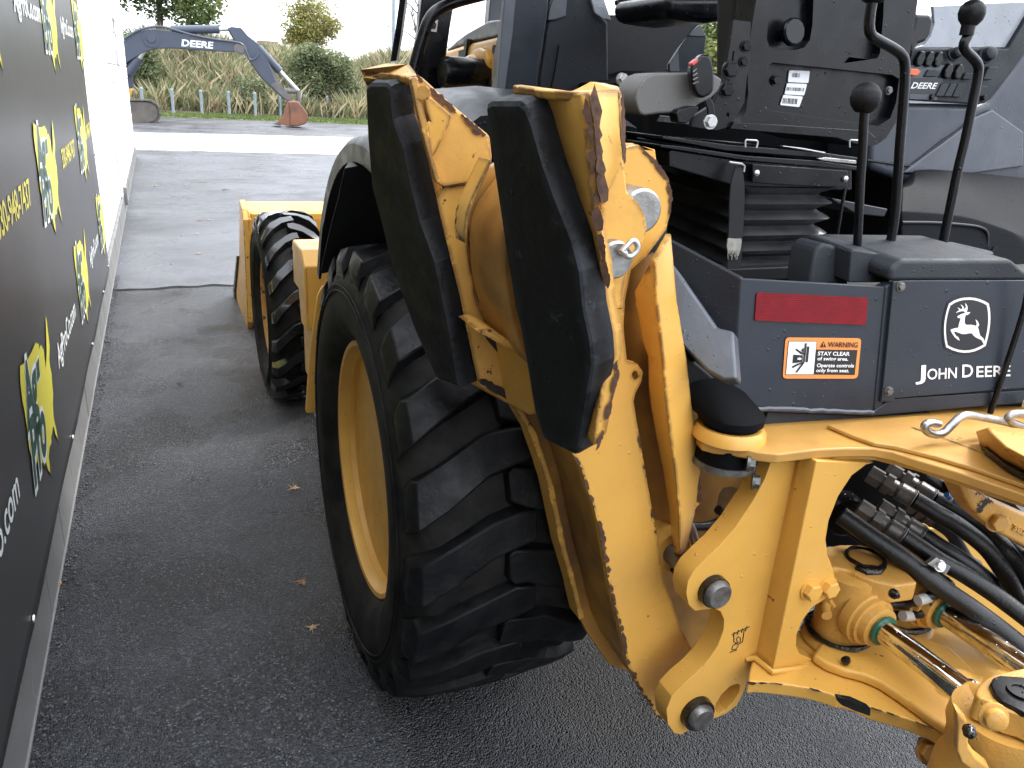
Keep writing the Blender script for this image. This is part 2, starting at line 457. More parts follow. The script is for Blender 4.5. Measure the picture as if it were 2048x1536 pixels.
asphalt_mat('asphalt_near', (0.0068, 0.0076, 0.0098), (0.16, 0.167, 0.188), 0.24, 205, (0.55, 0.8), 0.8, 0.05)
asphalt_mat('asphalt_mid', (0.040, 0.042, 0.050), (0.12, 0.122, 0.135), 0.36, 150, (0.6, 0.8), 0.35, 0.1)
asphalt_mat('asphalt_far', (0.05, 0.05, 0.055), (0.12, 0.12, 0.13), 0.42, 60, (0.5, 0.9), 0.25)
asphalt_mat('concrete_wet', (0.36, 0.36, 0.37), (0.46, 0.46, 0.47), 0.30, 40, (0.75, 0.6), 0.12, 0.1)
mat('soil', (0.12, 0.10, 0.06), 0.9, var=0.4, var_scale=2, bump=0.6)
mat('turf', (0.11, 0.16, 0.045), 0.8, var=0.4, var_scale=3, col2=(0.16, 0.17, 0.06), bump=0.8, bump_scale=30)
mat('block_white', (0.76, 0.76, 0.75), 0.7, var=0.06, var_scale=5, bump=0.4, bump_scale=90)
mat('wall_white', (0.78, 0.78, 0.77), 0.6, var=0.05, var_scale=3, bump=0.1)
mat('block_grey', (0.17, 0.17, 0.167), 0.75, var=0.15, var_scale=5, spots=((0.30, 0.30, 0.29), 0.05, 60), bump=0.3, bump_scale=110)
mat('mortar', (0.05, 0.05, 0.048), 0.9)
mat('mortar_white', (0.60, 0.60, 0.59), 0.9)
mat('vinyl_black', (0.042, 0.042, 0.043), 0.34, var=0.2, bump=0.6, bump_scale=1.6)
mat('vinyl_yellow', (0.70, 0.62, 0.055), 0.32)
mat('vinyl_green', (0.012, 0.065, 0.042), 0.32)
mat('vinyl_green_dark', (0.012, 0.045, 0.026), 0.32)
mat('vinyl_white', (0.78, 0.82, 0.82), 0.32)

def struct(o):
    o['kind'] = 'structure'; return o

def sheet(name, x0, x1, y0, y1, z, m, wavy=None):
    if wavy is None: v = [(x0, y0, z), (x1, y0, z), (x1, y1, z), (x0, y1, z)]
    else: v = [(x0, y0, z), (x1, y0, z)] + [(x, y1 + w, z) for x, w in wavy]
    return struct(link(name, me_from(v, [tuple(range(len(v)))], name, False), m))

sheet('ground', -500, 700, -300, 1500, 0.0, 'asphalt_far')
edge = [(x, 0.018 * math.sin(x * 7) + 0.012 * math.sin(x * 23 + 1) + random.uniform(-.008, .008)) for x in np.arange(30, -0.46, -0.06)]
sheet('yard_pavement', -3, 30, 6.3, 18.0, 0.004, 'asphalt_mid', [(x, 0.35 * math.sin(x * .7) + random.uniform(-.1, .1)) for x in np.arange(30, -3.1, -0.5)])
sheet('lane_pavement', -3, 30, -12, 6.5, 0.010, 'asphalt_near', edge + [(-3, 0)])
sheet('concrete_apron', -40, 60, 18.9, 24.6, 0.005, 'concrete_wet', [(x, 0.5 * math.sin(x * .35) + random.uniform(-.12, .12)) for x in np.arange(60, -40.1, -1.0)])
cr = [(x, 6.5 + w) for x, w in edge][::-1]
cv = [(x, y - 0.004, 0.0125) for x, y in cr] + [(x, y + 0.04 + random.uniform(0, .025), 0.0125) for x, y in cr][::-1]
cf = poly_data([Vector(p) for p in cv])
struct(link('pavement_crack', me_from(*cf, 'crack', False), 'deep_black'))

# ---- building with its block wall
XW = -0.415
bl = thing('building', (XW, 8, 0), 'white painted block building with grey base course along the left edge', 'building')
WALLTOP = 4.2
wy0, wy1 = 6.26, 17.25
v, f = join_data([box_data((XW - 0.16, 2.0, WALLTOP / 2 + .1), (0.28, 16.1, WALLTOP)), ])
box('wall', ((XW - 8.02) / 2 - .02, 2.9, WALLTOP / 2), (7.5, 14.2, WALLTOP), 'wall_white', bl, bevel=0)
# smooth white bay between banner and the block bay, with a narrow frame at its far side
box('bay_panel', (XW - 0.06, 8.1, WALLTOP / 2 + .11), (0.08, 3.78, WALLTOP - .22), 'wall_white', bl, bevel=.004)
box('door_frame', (XW - 0.045, 10.04, WALLTOP / 2 + .11), (0.08, 0.05, WALLTOP - .22), 'mortar_white', bl, bevel=.004, label='thin pale frame at the end of the smooth white bay')
bk = box('block_bay', (XW - 3.6, 13.70, WALLTOP / 2), (7.12, 7.06, WALLTOP), 'mortar_white', bl, bevel=0)
proto = {}

def block(sy, sz, y, z, m, x=None, d=0.05, bev=0.006):
    key = (round(sy, 3), round(sz, 3), m)
    if key not in proto:
        vv, ff = box_data((0, 0, 0), (d, sy, sz)); me = me_from(vv, ff, 'block'); proto[key] = me; me.materials.append(MATS[m])
    o = bpy.data.objects.new('block', proto[key]); COL.objects.link(o); o.parent = bl
    o.location = Vector((x if x is not None else XW - d / 2, y, z)) - Vector((XW, 8, 0))
    md = o.modifiers.new('bevel', 'BEVEL'); md.width = bev; md.segments = 1
    return o

for c in range(14):
    z = 0.31 + c * 0.2
    y = 10.085 + (0.2 if c % 2 else 0.0)
    if c % 2: block(0.19, 0.19, 10.18, z, 'block_white')
    while y < 17.2:
        w = min(0.39, 17.23 - y)
        if w > 0.08 and not (12.7 < y + w / 2 < 13.6 and 1.45 < z < 2.15) and not (14.4 < y + .2 < 15.0 and .85 < z < .95):
            block(w, 0.19, y + w / 2 + .005, z, 'block_white', XW - .025 - random.uniform(0, .004))
        y += 0.4
# window recess in the block bay
box('window_lintel', (XW - 0.028, 13.15, 2.27), (0.07, 1.3, 0.16), 'block_white', bl)
box('window_recess', (XW - 0.028, 13.15, 1.8), (0.012, 0.84, 0.66), 'block_grey', bl, bevel=0, label='dark recessed window in the white block wall')
# grey base course
box('base_footing', (XW - 0.10, 8.0, 0.10), (0.15, 18.4, 0.2), 'mortar', bl, bevel=0)
y = 2.755 - 0.4 * 6
while y < 17.2:
    block(0.392, 0.205, y + 0.2, 0.108, 'block_grey', XW - .027 + random.uniform(-.002, .002), 0.06, 0.004)
    y += 0.4
box('paint_edge', (XW + .004, 8.6, 0.012), (0.008, 17.2, 0.010), 'block_grey', bl, bevel=.002)
box('drain_cover', (XW + .012, 10.38, 0.195), (0.05, 0.16, 0.2), 'block_grey', bl)

# ---- banner
bn = thing('wall_banner', (XW + .01, 3, .21), 'long black vinyl banner with yellow and green logos fixed to the wall', 'banner')
BX = XW + 0.014
BTOP = 2.75
ne = 60
vs, fs = [], []
for i in range(ne + 1):
    t = i / ne; z = 0.215 + (BTOP - 0.215) * t
    ye = 6.24 + 0.10 * math.sin(t * 9.0 + 1.0) * (0.4 + t) - .04 * t
    for j in range(25):
        yy = -1.4 + (ye + 1.4) * j / 24
        bow = 0.0008 * math.sin(yy * 3.1) * math.sin(t * 3.1)
        vs.append((BX + bow, yy, z + (0.008 * math.sin(yy * 5) if i == 0 else 0)))
for i in range(ne):
    for j in range(24):
        a = i * 25 + j; fs.append((a, a + 1, a + 26, a + 25))
o = link('vinyl_sheet', me_from(vs, fs, 'sheet'), 'vinyl_black', bn, 180)
sm = o.modifiers.new('thick', 'SOLIDIFY'); sm.thickness = 0.002; sm.offset = -1
for yy, zz in ((2.02, .235), (3.2, .232), (4.4, .235), (5.5, .24), (6.18, .26), (6.17, 1.02), (6.12, 1.75)):
    lathe('grommet', (BX + .004, yy, zz), (1, 0, 0), [(0, .011), (.004, .010), (.004, .004)], 'zinc', bn, 12)
# logo drawn once at the lower row, then repeated
LX = BX + 0.0045
OY, OZ = 2.40, 0.79
def wallp(k, pts): return [Vector((p.y - OY, p.z - OZ)) for p in on(k, pts, X=XW)]
ymap = wallp('C3', [(130, 402), (160, 350), (190, 285), (198, 296), (210, 292), (213, 335), (220, 310), (230, 303), (238, 325), (245, 335), (251, 400), (258, 458), (264, 400), (266, 330), (263, 220), (260, 108), (268, 140), (276, 210), (288, 310), (284, 400), (290, 450), (300, 495), (304, 560), (311, 630), (308, 700), (313, 785), (322, 830), (332, 870), (343, 938), (325, 900), (314, 848), (306, 856), (303, 890), (295, 925), (298, 958), (284, 988), (277, 1050), (282, 1090), (287, 1157), (272, 1140), (258, 1080), (248, 1112), (236, 1088), (214, 1110), (205, 1060), (190, 1100), (150, 1035), (140, 1000), (131, 900), (108, 740), (96, 690), (80, 560), (78, 445), (100, 430)])
def to3(pts, x, dy=0, dz=0): return [Vector((x, p.x + dy, p.y + dz)) for p in pts]
lay = [('vinyl_green_dark', poly_data(to3(ymap, 0.0, 0.018, -0.02))), ('vinyl_yellow', poly_data(to3(ymap, .0010)))]
def ltxt(s, y0, z0, w, h, sl, x, bold, m):
    d = text_on(s, (x, y0, z0), (x, y0 + w, z0 + sl * w), (x, y0 + .02, z0 + h), (0, 0, 0), bold, 0.92)
    lay.append((m, d))
for m, x, bd in (('vinyl_white', .0020, 0.085), ('vinyl_green', .0028, 0.035)):
    g = 0.008 if m == 'vinyl_white' else 0
    for s_, b0, b1, t0 in (('Ag', (-.062, -.165), (.165, -.185), (.002, .0)), ('Pro', (-.092, -.322), (.205, -.326), (-.026, -.150))):
        d = text_on(s_, (x, b0[0] - g, b0[1] - g * .6), (x, b1[0] + g, b1[1] - g * .6), (x, t0[0] - g, t0[1] + g * .6), (0, 0, 0), bd, 0.9)
        lay.append((m, d))
    hy = [Vector((x, .205 - g, -.122 - g * .8)), Vector((x, .268 + g, -.122 - g * .8)), Vector((x, .293 + g, -.071 + g * .8)), Vector((x, .23 - g, -.071 + g * .8))]
    lay.append((m, poly_data(hy)))
lg = multi('logo', lay, bn)
def dup(o, dy, dz):
    c = o.copy(); COL.objects.link(c); c.location = (LX, OY + dy, OZ + dz); return c
bi = WM[bn.name]
lg.location = (LX, OY, OZ)
for dy, dz in ((1.73, 0), (3.40, 0.0), (-1.72, 0), (0.965, 0.575), (2.68, 0.575), (-.75, 0.575), (1.75, 1.16), (3.40, 1.16), (0.03, 1.16)):
    dup(lg, dy, dz)
wb_ = multi('web_address', [('vinyl_white', text_on('AgProCo.com', (0, 0, 0), (0, .74, 0), (0, .012, .085), (0, 0, 0), 0.012, 0.98))], bn)
wb_.location = (LX, 3.11, 0.54)
def dup2(o, y, z):
    c = o.copy(); COL.objects.link(c); c.location = (LX, y, z)
for y, z in ((4.84, .54), (1.375, .54), (3.30, 1.72), (4.87, 1.715)): dup2(wb_, y, z)
ph = multi('phone_number', [('vinyl_yellow', text_on('330-948-7437', (0, 0, 0), (0, .66, 0), (0, 0, .085), (0, 0, 0), 0.014, 0.95))], bn)
ph.location = (LX, 4.13, 1.133)
for y, z in ((5.52, 1.15), (2.39, 1.133)): dup2(ph, y, z)

# ---- grass strip, bank, background
sheet('grass_strip', -60, 60, 33.4, 38.2, 0.012, 'turf')
def bank_h(x, y):
    t = min(1, max(0, (y - 36.6) / 5.5)); t = t * t * (3 - 2 * t)
    return t * (2.1 + 0.35 * math.sin(x * .5 + .6) + 0.2 * math.sin(x * 1.3)) + 0.02
gx, gy = 60, 16
vs = [(-30 + 75 * i / gx, 36.4 + 22 * j / gy, bank_h(-30 + 75 * i / gx, 36.4 + 22 * j / gy) - .03) for j in range(gy + 1) for i in range(gx + 1)]
fs = [(j * (gx + 1) + i, j * (gx + 1) + i + 1, (j + 1) * (gx + 1) + i + 1, (j + 1) * (gx + 1) + i) for j in range(gy) for i in range(gx)]
struct(link('bank', me_from(vs, fs, 'bank', False), 'soil', smooth=180))

def leafy_mat(name, c1, c2, trans=0.25):
    m = bpy.data.materials.new(name); m.use_nodes = True; nt = m.node_tree; L = nt.links.new
    b = nt.nodes['Principled BSDF']; at = N(nt, 'Attribute'); at.attribute_name = 'tone'
    x = N(nt, 'Mix', data_type='RGBA'); L(at.outputs['Fac'], x.inputs[0]); x.inputs[6].default_value = (*c1, 1); x.inputs[7].default_value = (*c2, 1)
    L(x.outputs[2], b.inputs['Base Color']); b.inputs['Roughness'].default_value = 0.6
    tr = N(nt, 'BsdfTranslucent'); L(x.outputs[2], tr.inputs[0]); ms = N(nt, 'MixShader'); ms.inputs[0].default_value = trans
    L(b.outputs[0], ms.inputs[1]); L(tr.outputs[0], ms.inputs[2]); L(ms.outputs[0], nt.nodes['Material Output'].inputs[0])
    MATS[name] = m
leafy_mat('grass_dry', (0.22, 0.17, 0.09), (0.58, 0.50, 0.33), 0.3)
leafy_mat('leaf_tree', (0.055, 0.10, 0.025), (0.17, 0.20, 0.06), 0.35)
leafy_mat('leaf_yellow', (0.16, 0.19, 0.05), (0.36, 0.30, 0.10), 0.35)
leafy_mat('leaf_shrub', (0.09, 0.12, 0.055), (0.25, 0.27, 0.14), 0.35)
leafy_mat('leaf_cab', (0.05, 0.10, 0.025), (0.26, 0.25, 0.07), 0.3)
mat('bark', (0.09, 0.075, 0.06), 0.85, var=0.3, bump=0.6, bump_scale=20)

def raw_mesh(name, V_, nper, tone, quads=True):
    n = len(V_) // nper; me = bpy.data.meshes.new(name)
    me.from_pydata(V_.tolist(), [], [tuple(range(i * nper, i * nper + nper)) for i in range(n)])
    a = me.attributes.new('tone', 'FLOAT', 'FACE'); a.data.foreach_set('value', tone.astype(np.float32)); me.update()
    return me

def grass(name, n, area, hgt, m, wid=0.035, z0=bank_h):
    x = rng.uniform(area[0], area[1], n); y = rng.uniform(area[2], area[3], n)
    cl = 0.5 + 0.5 * np.sin(x * 1.9 + np.sin(y * 1.3) * 2) * np.cos(y * 1.1 + x * .4)
    h = rng.uniform(hgt[0], hgt[1], n) * (0.65 + 0.5 * cl); zz = np.array([z0(a, b) for a, b in zip(x, y)])
    an = rng.uniform(0, 2 * np.pi, n); w = wid * rng.uniform(.5, 1.4, n)
    lx, ly = rng.normal(0, .36, n) * h, rng.normal(0, .3, n) * h
    dx, dy = np.cos(an) * w, np.sin(an) * w
    p = np.zeros((n, 4, 3))
    p[:, 0] = np.c_[x - dx, y - dy, zz]; p[:, 1] = np.c_[x + dx, y + dy, zz]
    p[:, 2] = np.c_[x + lx * .5 + dx * .9, y + ly * .5 + dy * .9, zz + h * .6]; p[:, 3] = np.c_[x + lx, y + ly, zz + h * .97]
    tone = np.clip(0.25 + .5 * cl + rng.normal(0, .28, n), 0, 1)
    o = link(name, raw_mesh(name, p.reshape(-1, 3), 4, tone), m); o['kind'] = 'stuff'; return o
g_ = grass('dry_grass', 30000, (-6, 18, 36.9, 46), (0.5, 1.15), 'grass_dry')
g_['label'] = 'tall dry straw coloured grass covering the bank behind the posts'; g_['category'] = 'grass'
g_ = grass('green_weeds', 26000, (-6, 18, 36.9, 44), (0.45, 1.2), 'leaf_shrub', .03)
g_['label'] = 'green weeds mixed into the dry grass of the bank'; g_['category'] = 'weeds'
g_ = grass('lawn_grass', 16000, (-4, 14, 33.5, 37.6), (0.05, 0.12), 'leaf_tree', 0.03, lambda a, b: .012)
g_['label'] = 'short green grass strip along the row of posts'; g_['category'] = 'grass'

def leaves(clumps, n, size, droop=0.3):
    """clumps: (center, radii, weight)"""
    wts = np.array([c[2] for c in clumps]); wts = wts / wts.sum(); P_, T_ = [], []
    for (c, r, w), p_ in zip(clumps, wts):
        k = int(n * p_); d = rng.normal(0, 1, (k, 3)); d /= np.linalg.norm(d, axis=1)[:, None]
        q = np.array(c) + d * np.array(r) * (rng.uniform(0.2, 1, k) ** 0.45)[:, None]
        a = rng.normal(0, 1, (k, 3)); a[:, 2] *= 0.5; a /= np.linalg.norm(a, axis=1)[:, None]
        b = np.cross(a, rng.normal(0, 1, (k, 3))); b /= np.linalg.norm(b, axis=1)[:, None]
        s = (size * rng.uniform(.6, 1.4, k))[:, None]
        P_.append(np.stack([q - a * s, q + b * s * .55, q + a * s, q - b * s * .55], 1)); T_.append(np.clip(rng.normal(.45, .25) + rng.normal(0, .22, k), 0, 1))
    return np.concatenate(P_).reshape(-1, 3), np.concatenate(T_)

def branches(base, top, spread, nb, r0, levels=2, up=0.5):
    it = [tube_data(catmull([base, base.lerp(top, .5) + Vector((random.uniform(-.1, .1), 0, 0)), top], 4), [r0 * (1 - .6 * i / 8) for i in range(9)], 8)]
    tips = []
    for i in range(nb):
        t = random.uniform(.3, 1); p = base.lerp(top, t); d = Vector((random.uniform(-1, 1), random.uniform(-1, 1), random.uniform(.1, up + .5))).normalized()
        e = p + d * spread * random.uniform(.6, 1.1); mid = p.lerp(e, .5) + Vector((0, 0, .12 * spread))
        path = catmull([p, mid, e], 3); it.append(tube_data(path, [r0 * .42 * (1 - .75 * k / (len(path) - 1)) for k in range(len(path))], 6)); tips.append(e)
        for _ in range(3 if levels > 1 else 0):
            q = p.lerp(e, random.uniform(.4, 1)); g = q + (d + Vector((random.uniform(-1, 1), random.uniform(-1, 1), random.uniform(-.3, .8)))).normalized() * spread * .5
            it.append(tube_data([q, q.lerp(g, .5) + Vector((0, 0, .05)), g], [r0 * .16, r0 * .1, r0 * .04], 5)); tips.append(g)
    return join_data(it), tips

def tree(name, label, base, top, spread, nb, r0, nleaf, lsize, m, clump=(.9, .8), cat='tree', levels=2, extra=()):
    t = thing(name, base, label, cat)
    (v, f), tips = branches(Vector(base), Vector(top), spread, nb, r0, levels)
    link('trunk', me_from(v, f, 'trunk'), 'bark', t, 60)
    cl = [(tuple(p), (clump[0] * random.uniform(.7, 1.2), clump[0] * random.uniform(.7, 1.2), clump[1] * random.uniform(.7, 1.2)), random.uniform(.6, 1.3)) for p in tips] + list(extra)
    V_, T_ = leaves(cl, nleaf, lsize)
    link('crown', raw_mesh('crown', V_, 4, T_), m, t)
    return t
p = pt('P', 322, 100, Y=43); 
tree('broadleaf_tree', 'green leafy tree behind the excavator boom', (p.x, 43, bank_h(p.x, 43)), (p.x + .1, 43, 6.6), 2.1, 20, .17, 42000, .10, 'leaf_tree', (1.05, .85), extra=[((p.x, 43, 5.6), (2.3, 1.6, 1.9), 8)])
p = pt('P', 632, 80, Y=47)
tree('small_tree', 'small yellowing tree rising above the dry bank', (p.x, 47, bank_h(p.x, 47)), (p.x, 47, 4.4), 1.25, 18, .07, 7000, .08, 'leaf_yellow', (.6, .5))
p = pt('P', 830, 60, Y=42)
tree('bare_tree', 'nearly bare thin branched tree behind the cab posts', (p.x, 42, bank_h(p.x, 42)), (p.x + .3, 42, 7.0), 1.9, 24, .08, 420, .07, 'leaf_yellow', (.5, .5))
def shrub(label, x, y, w, h, n, m, ls=.09):
    t = thing('shrub', (x, y, bank_h(x, y)), label, 'shrub')
    b0 = Vector((x, y, bank_h(x, y)))
    (v, f), tips = branches(b0, b0 + Vector((0, 0, h * .7)), w * .6, 10, .035, 1)
    link('stem', me_from(v, f, 'stem'), 'bark', t, 60)
    cl = [((x + random.uniform(-w, w) * .8, y + random.uniform(-.4, .4), b0.z + h * random.uniform(.08, .86)), (w * .30, .45, h * .19), 1) for _ in range(38)]
    V_, T_ = leaves(cl, n, ls); link('foliage', raw_mesh('foliage', V_, 4, T_), m, t)
p = pt('P', 640, 170, Y=38.5); shrub('grey green shrub behind the excavator bucket', p.x, 38.3, 1.7, 2.6, 16000, 'leaf_shrub', .06)
p = pt('P', 290, 170, Y=38.0); shrub('green shrub beside the excavator track', p.x, 38.0, .95, 2.8, 10000, 'leaf_shrub', .06)
p = pt('P', 505, 200, Y=37.8); shrub('low green shrub under the excavator arm', p.x + .1, 37.6, .8, 1.5, 1500, 'leaf_shrub', .06)
p = pt('P', 1430, 120, Y=24)
tree('hedge_tree', 'dense green tree seen through the cab beside the seat', (p.x, 24, 0), (p.x, 24, 3.4), 1.6, 16, .1, 9000, .075, 'leaf_cab', (.8, .7),
     extra=[((p.x, 24, 1.8), (1.5, 1, 1.4), 8)])

# distant house, pole, posts
mat('roof_red', (0.085, 0.045, 0.04), 0.8, var=.3, var_scale=1); mat('siding', (0.55, 0.53, 0.50), .8)
mat('post_paint', (0.24, 0.29, 0.33), 0.5, var=.15, var_scale=6, spots=((.2, .2, .2), .05, 20))
p = pt('P', 540, 98, Y=85)
hs = thing('house', (p.x, 85, 0), 'distant house with a reddish roof above the dry bank', 'house')
box('wall', (p.x, 87, 1.75), (2.4, 5, 3.5), 'siding', hs, bevel=0)
rv = [(p.x - 1.3, 84.2, 3.5), (p.x + 1.3, 84.2, 3.5), (p.x + 1.0, 87, 4.9), (p.x - .9, 87, 4.9), (p.x - 1.3, 90, 3.5), (p.x + 1.3, 90, 3.5)]
link('roof', me_from(rv, [(0, 1, 2, 3), (3, 2, 5, 4), (0, 3, 4), (1, 5, 2), (0, 4, 5, 1)], 'roof'), 'roof_red', hs)
p = pt('P', 787, 60, Y=39)
lp = thing('light_pole', (p.x, 39, 0), 'slim grey light pole standing behind the loader', 'pole')
lathe('pole', (p.x, 39, 0), (0, 0, 1), [(0, .12), (.3, .12), (.3, .085), (9, .06)], 'post_paint', lp, 12)
mat('lamp_glass', (.6, .6, .58), .3)
lh = box('lamp_head', (p.x + .35, 39, 9.0), (.8, .3, .12), 'post_paint', lp)
box('lamp_glass', (p.x + .35, 39, 8.935), (.6, .22, .02), 'lamp_glass', lh)
posts = [(284, 204), (347, 230), (398, 231), (452, 232), (506, 234), (555, 236), (606, 236), (654, 237), (701, 239)]
names = ['beside the excavator track, leftmost of the row', 'second from the excavator track', 'third from the excavator track', 'fourth from the excavator track', 'fifth from the excavator track, left of the arm',
         'just left of the excavator bucket', 'directly behind the excavator bucket', 'first one right of the excavator bucket', 'rightmost of the row, beside the loader']
pp_ = None
for i, (x, y) in enumerate(posts):
    px_ = 0.648 + (i - 1) * (7.03 - .648) / 6.0; py_ = 35.35 + (i - 1) * (37.7 - 35.35) / 6.0
    b = thing('marker_post', (px_, py_, 0), 'pale grey steel post ' + names[i], 'post', 'posts along the grass strip')
    if pp_ is None:
        vv, ff = lathe_data((0, 0, 0), (0, 0, 1), [(0, .055), (.90, .055)], 14); m1 = me_from(vv, ff, 'shaft')
        vv, ff = lathe_data((0, 0, 0), (0, 0, 1), [(.885, .064), (.93, .064), (.965, .045), (.975, .01)], 14); m2 = me_from(vv, ff, 'cap')
        m1.materials.append(MATS['post_paint']); m2.materials.append(MATS['post_paint']); pp_ = (m1, m2)
    for nm, me in zip(('shaft', 'cap'), pp_):
        c = bpy.data.objects.new(nm, me); COL.objects.link(c); c.parent = b
        me.polygons.foreach_set('use_smooth', [True] * len(me.polygons)); me.set_sharp_from_angle(angle=RAD(40))
    WM[b.name] = Matrix.Translation((px_, py_, 0))

# ---- excavator far behind
mat('exc_blue', (0.050, 0.062, 0.09), .38, var=.15, var_scale=1.5, bump=.03, rvar=.08)
mat('exc_worn', (0.13, 0.12, 0.115), .55, var=.3, var_scale=3, spots=((.22, .13, .08), .3, 6))
mat('exc_rust', (0.21, 0.085, 0.045), .65, col2=(.12, .055, .035), var=.5, var_scale=2.5, bump=.2)
mat('exc_track', (0.13, 0.115, 0.10), .75, var=.3, var_scale=5, bump=.4)
mat('exc_yellow', (.72, .34, .04), .4)
YE = 29.6
ex = thing('excavator', (pt('A2', 400, 850, Y=YE).x - 3, YE, 0), 'dark blue tracked excavator with rusty bucket resting on the yard behind the wall', 'excavator')
boom = [(-120, 600), (-60, 430), (0, 320), (20, 285), (60, 245), (120, 215), (190, 200), (260, 200), (340, 212), (440, 235), (560, 258), (680, 280), (770, 284), (825, 292), (850, 318), (848, 345), (820, 355), (740, 353), (620, 346), (480, 336), (350, 328), (250, 331), (190, 346), (130, 375), (70, 412), (30, 440), (0, 520), (-60, 640)]
bm_ = prism('boom', on('A2', boom, Y=YE), (0, .55, 0), 'exc_blue', ex, bevel=.02)
link('boom_lettering', me_from(*text_on('DEERE', *on('A2', [(420, 313), (634, 331), (424, 267)], Y=YE - .004), (0, 0, 0), .03, 1.0), 'l', False), 'vinyl_white', bm_)
lathe('pivot', pt('A2', 213, 262, Y=YE + .02), (0, -1, 0), [(0, .26), (.05, .26), (.05, .12), (.12, .12)], 'exc_blue', bm_, 20)
lathe('pivot', pt('A2', 822, 335, Y=YE + .02), (0, -1, 0), [(0, .2), (.05, .2), (.05, .12), (.09, .12)], 'exc_worn', bm_, 20)
arm = [(735, 192), (760, 182), (828, 190), (872, 242), (945, 300), (962, 340), (1005, 405), (1062, 512), (1122, 612), (1182, 672), (1166, 694), (1130, 682), (1062, 622), (962, 522), (892, 422), (852, 345), (842, 310), (800, 300), (780, 268)]
ar = prism('arm', on('A2', arm, Y=YE + .08), (0, .38, 0), 'exc_blue', ex, bevel=.02)
prism('wear_plate', on('A2', [(1000, 405), (1062, 512), (1122, 612), (1182, 672), (1166, 690), (1130, 678), (1066, 615), (1030, 575), (1062, 560)], Y=YE + .07), (0, .02, 0), 'exc_worn', ar, bevel=0)
def ecyl(name, a, b, r, m, dy=.2, par=ex): return tube(name, on('A2', [a, b], Y=YE + dy), r, m, par, 14)
def erod(name, a, b, c, r, par=ex):
    cy = ecyl(name, a, b, r, 'exc_blue', .2); ecyl('rod', b, c, r * .55, 'zinc', .2, cy); return cy
erod('arm_cylinder', (350, 203), (676, 200), (748, 196), .13)
erod('bucket_cylinder', (945, 325), (1092, 487), (1215, 620), .13)
erod('boom_cylinder', (50, 500), (125, 395), (214, 262), .17)
ecyl('bucket_link', (1120, 620), (1215, 622), .09, 'exc_worn'); ecyl('bucket_link', (1213, 620), (1222, 700), .08, 'exc_worn')
tube('hydraulic_pipe', on('A2', [(30, 265), (110, 215), (200, 188), (300, 185), (480, 235), (640, 268), (760, 283), (830, 300), (860, 350), (885, 405), (920, 400), (950, 365)], Y=YE - .03), .035, 'exc_blue', ex, 6)
bk_ = [(1145, 692), (1215, 690), (1250, 730), (1280, 772), (1288, 810), (1268, 847), (1220, 862), (1155, 862), (1160, 810), (1155, 750)]
prism('bucket', on('A2', bk_, Y=YE - .25), (0, .95, 0), 'exc_rust', ex, bevel=.05, segs=3)
prism('bucket_lip', on('A2', [(1145, 700), (1158, 745), (1155, 862), (1100, 850), (1075, 838), (1120, 770)], Y=YE - .27), (0, .05, 0), 'exc_rust', ex, bevel=.01)
for i in range(4):
    prism('bucket_tooth', on('A2', [(1040, 846), (1075, 832), (1105, 848), (1095, 858)], Y=YE - .25 + i * .27), (0, .12, 0), 'exc_worn', ex, bevel=.01)
prism('stay', on('A2', [(40, 440), (60, 480), (92, 540), (88, 600), (62, 605), (30, 560)], Y=YE + .3), (0, .3, 0), 'exc_blue', ex, bevel=.02)
prism('cab_corner', on('A2', [(-40, 612), (80, 612), (76, 640), (60, 668), (-40, 668)], Y=YE + .4), (0, 1.2, 0), 'exc_yellow', ex, bevel=.03)
tr_ = [(-200, 690), (90, 692), (200, 694), (245, 720), (266, 765), (262, 800), (230, 832), (180, 840), (-200, 838)]
tk = prism('track_frame', on('A2', tr_, Y=YE - .1), (0, .5, 0), 'exc_track', ex, bevel=.04)
pts_ = catmull(on('A2', [(60, 684), (130, 684), (200, 686), (250, 712), (274, 762), (270, 802), (236, 840), (180, 849), (60, 849)], Y=YE - .1), 4)
acc = 0; last = pts_[0]
cen = pt('A2', 120, 768, Y=YE - .1)
for a_, b_ in zip(pts_, pts_[1:]):
    d = (b_ - a_); n_ = max(1, int(d.length / .2))
    for i in range(n_):
        c_ = a_.lerp(b_, (i + .5) / n_); an = math.atan2(d.z, d.x)
        box('track_shoe', (c_.x, YE + .15, c_.z), (d.length / n_ * .86, .62, .05), 'exc_track', tk, Matrix.Rotation(-an, 3, 'Y'), bevel=.008)
# ================================================================== THE BACKHOE LOADER
M = thing('backhoe_loader', (1.5, 2.0, 0), 'yellow backhoe loader with dark grey cab parked beside the wall', 'backhoe loader')

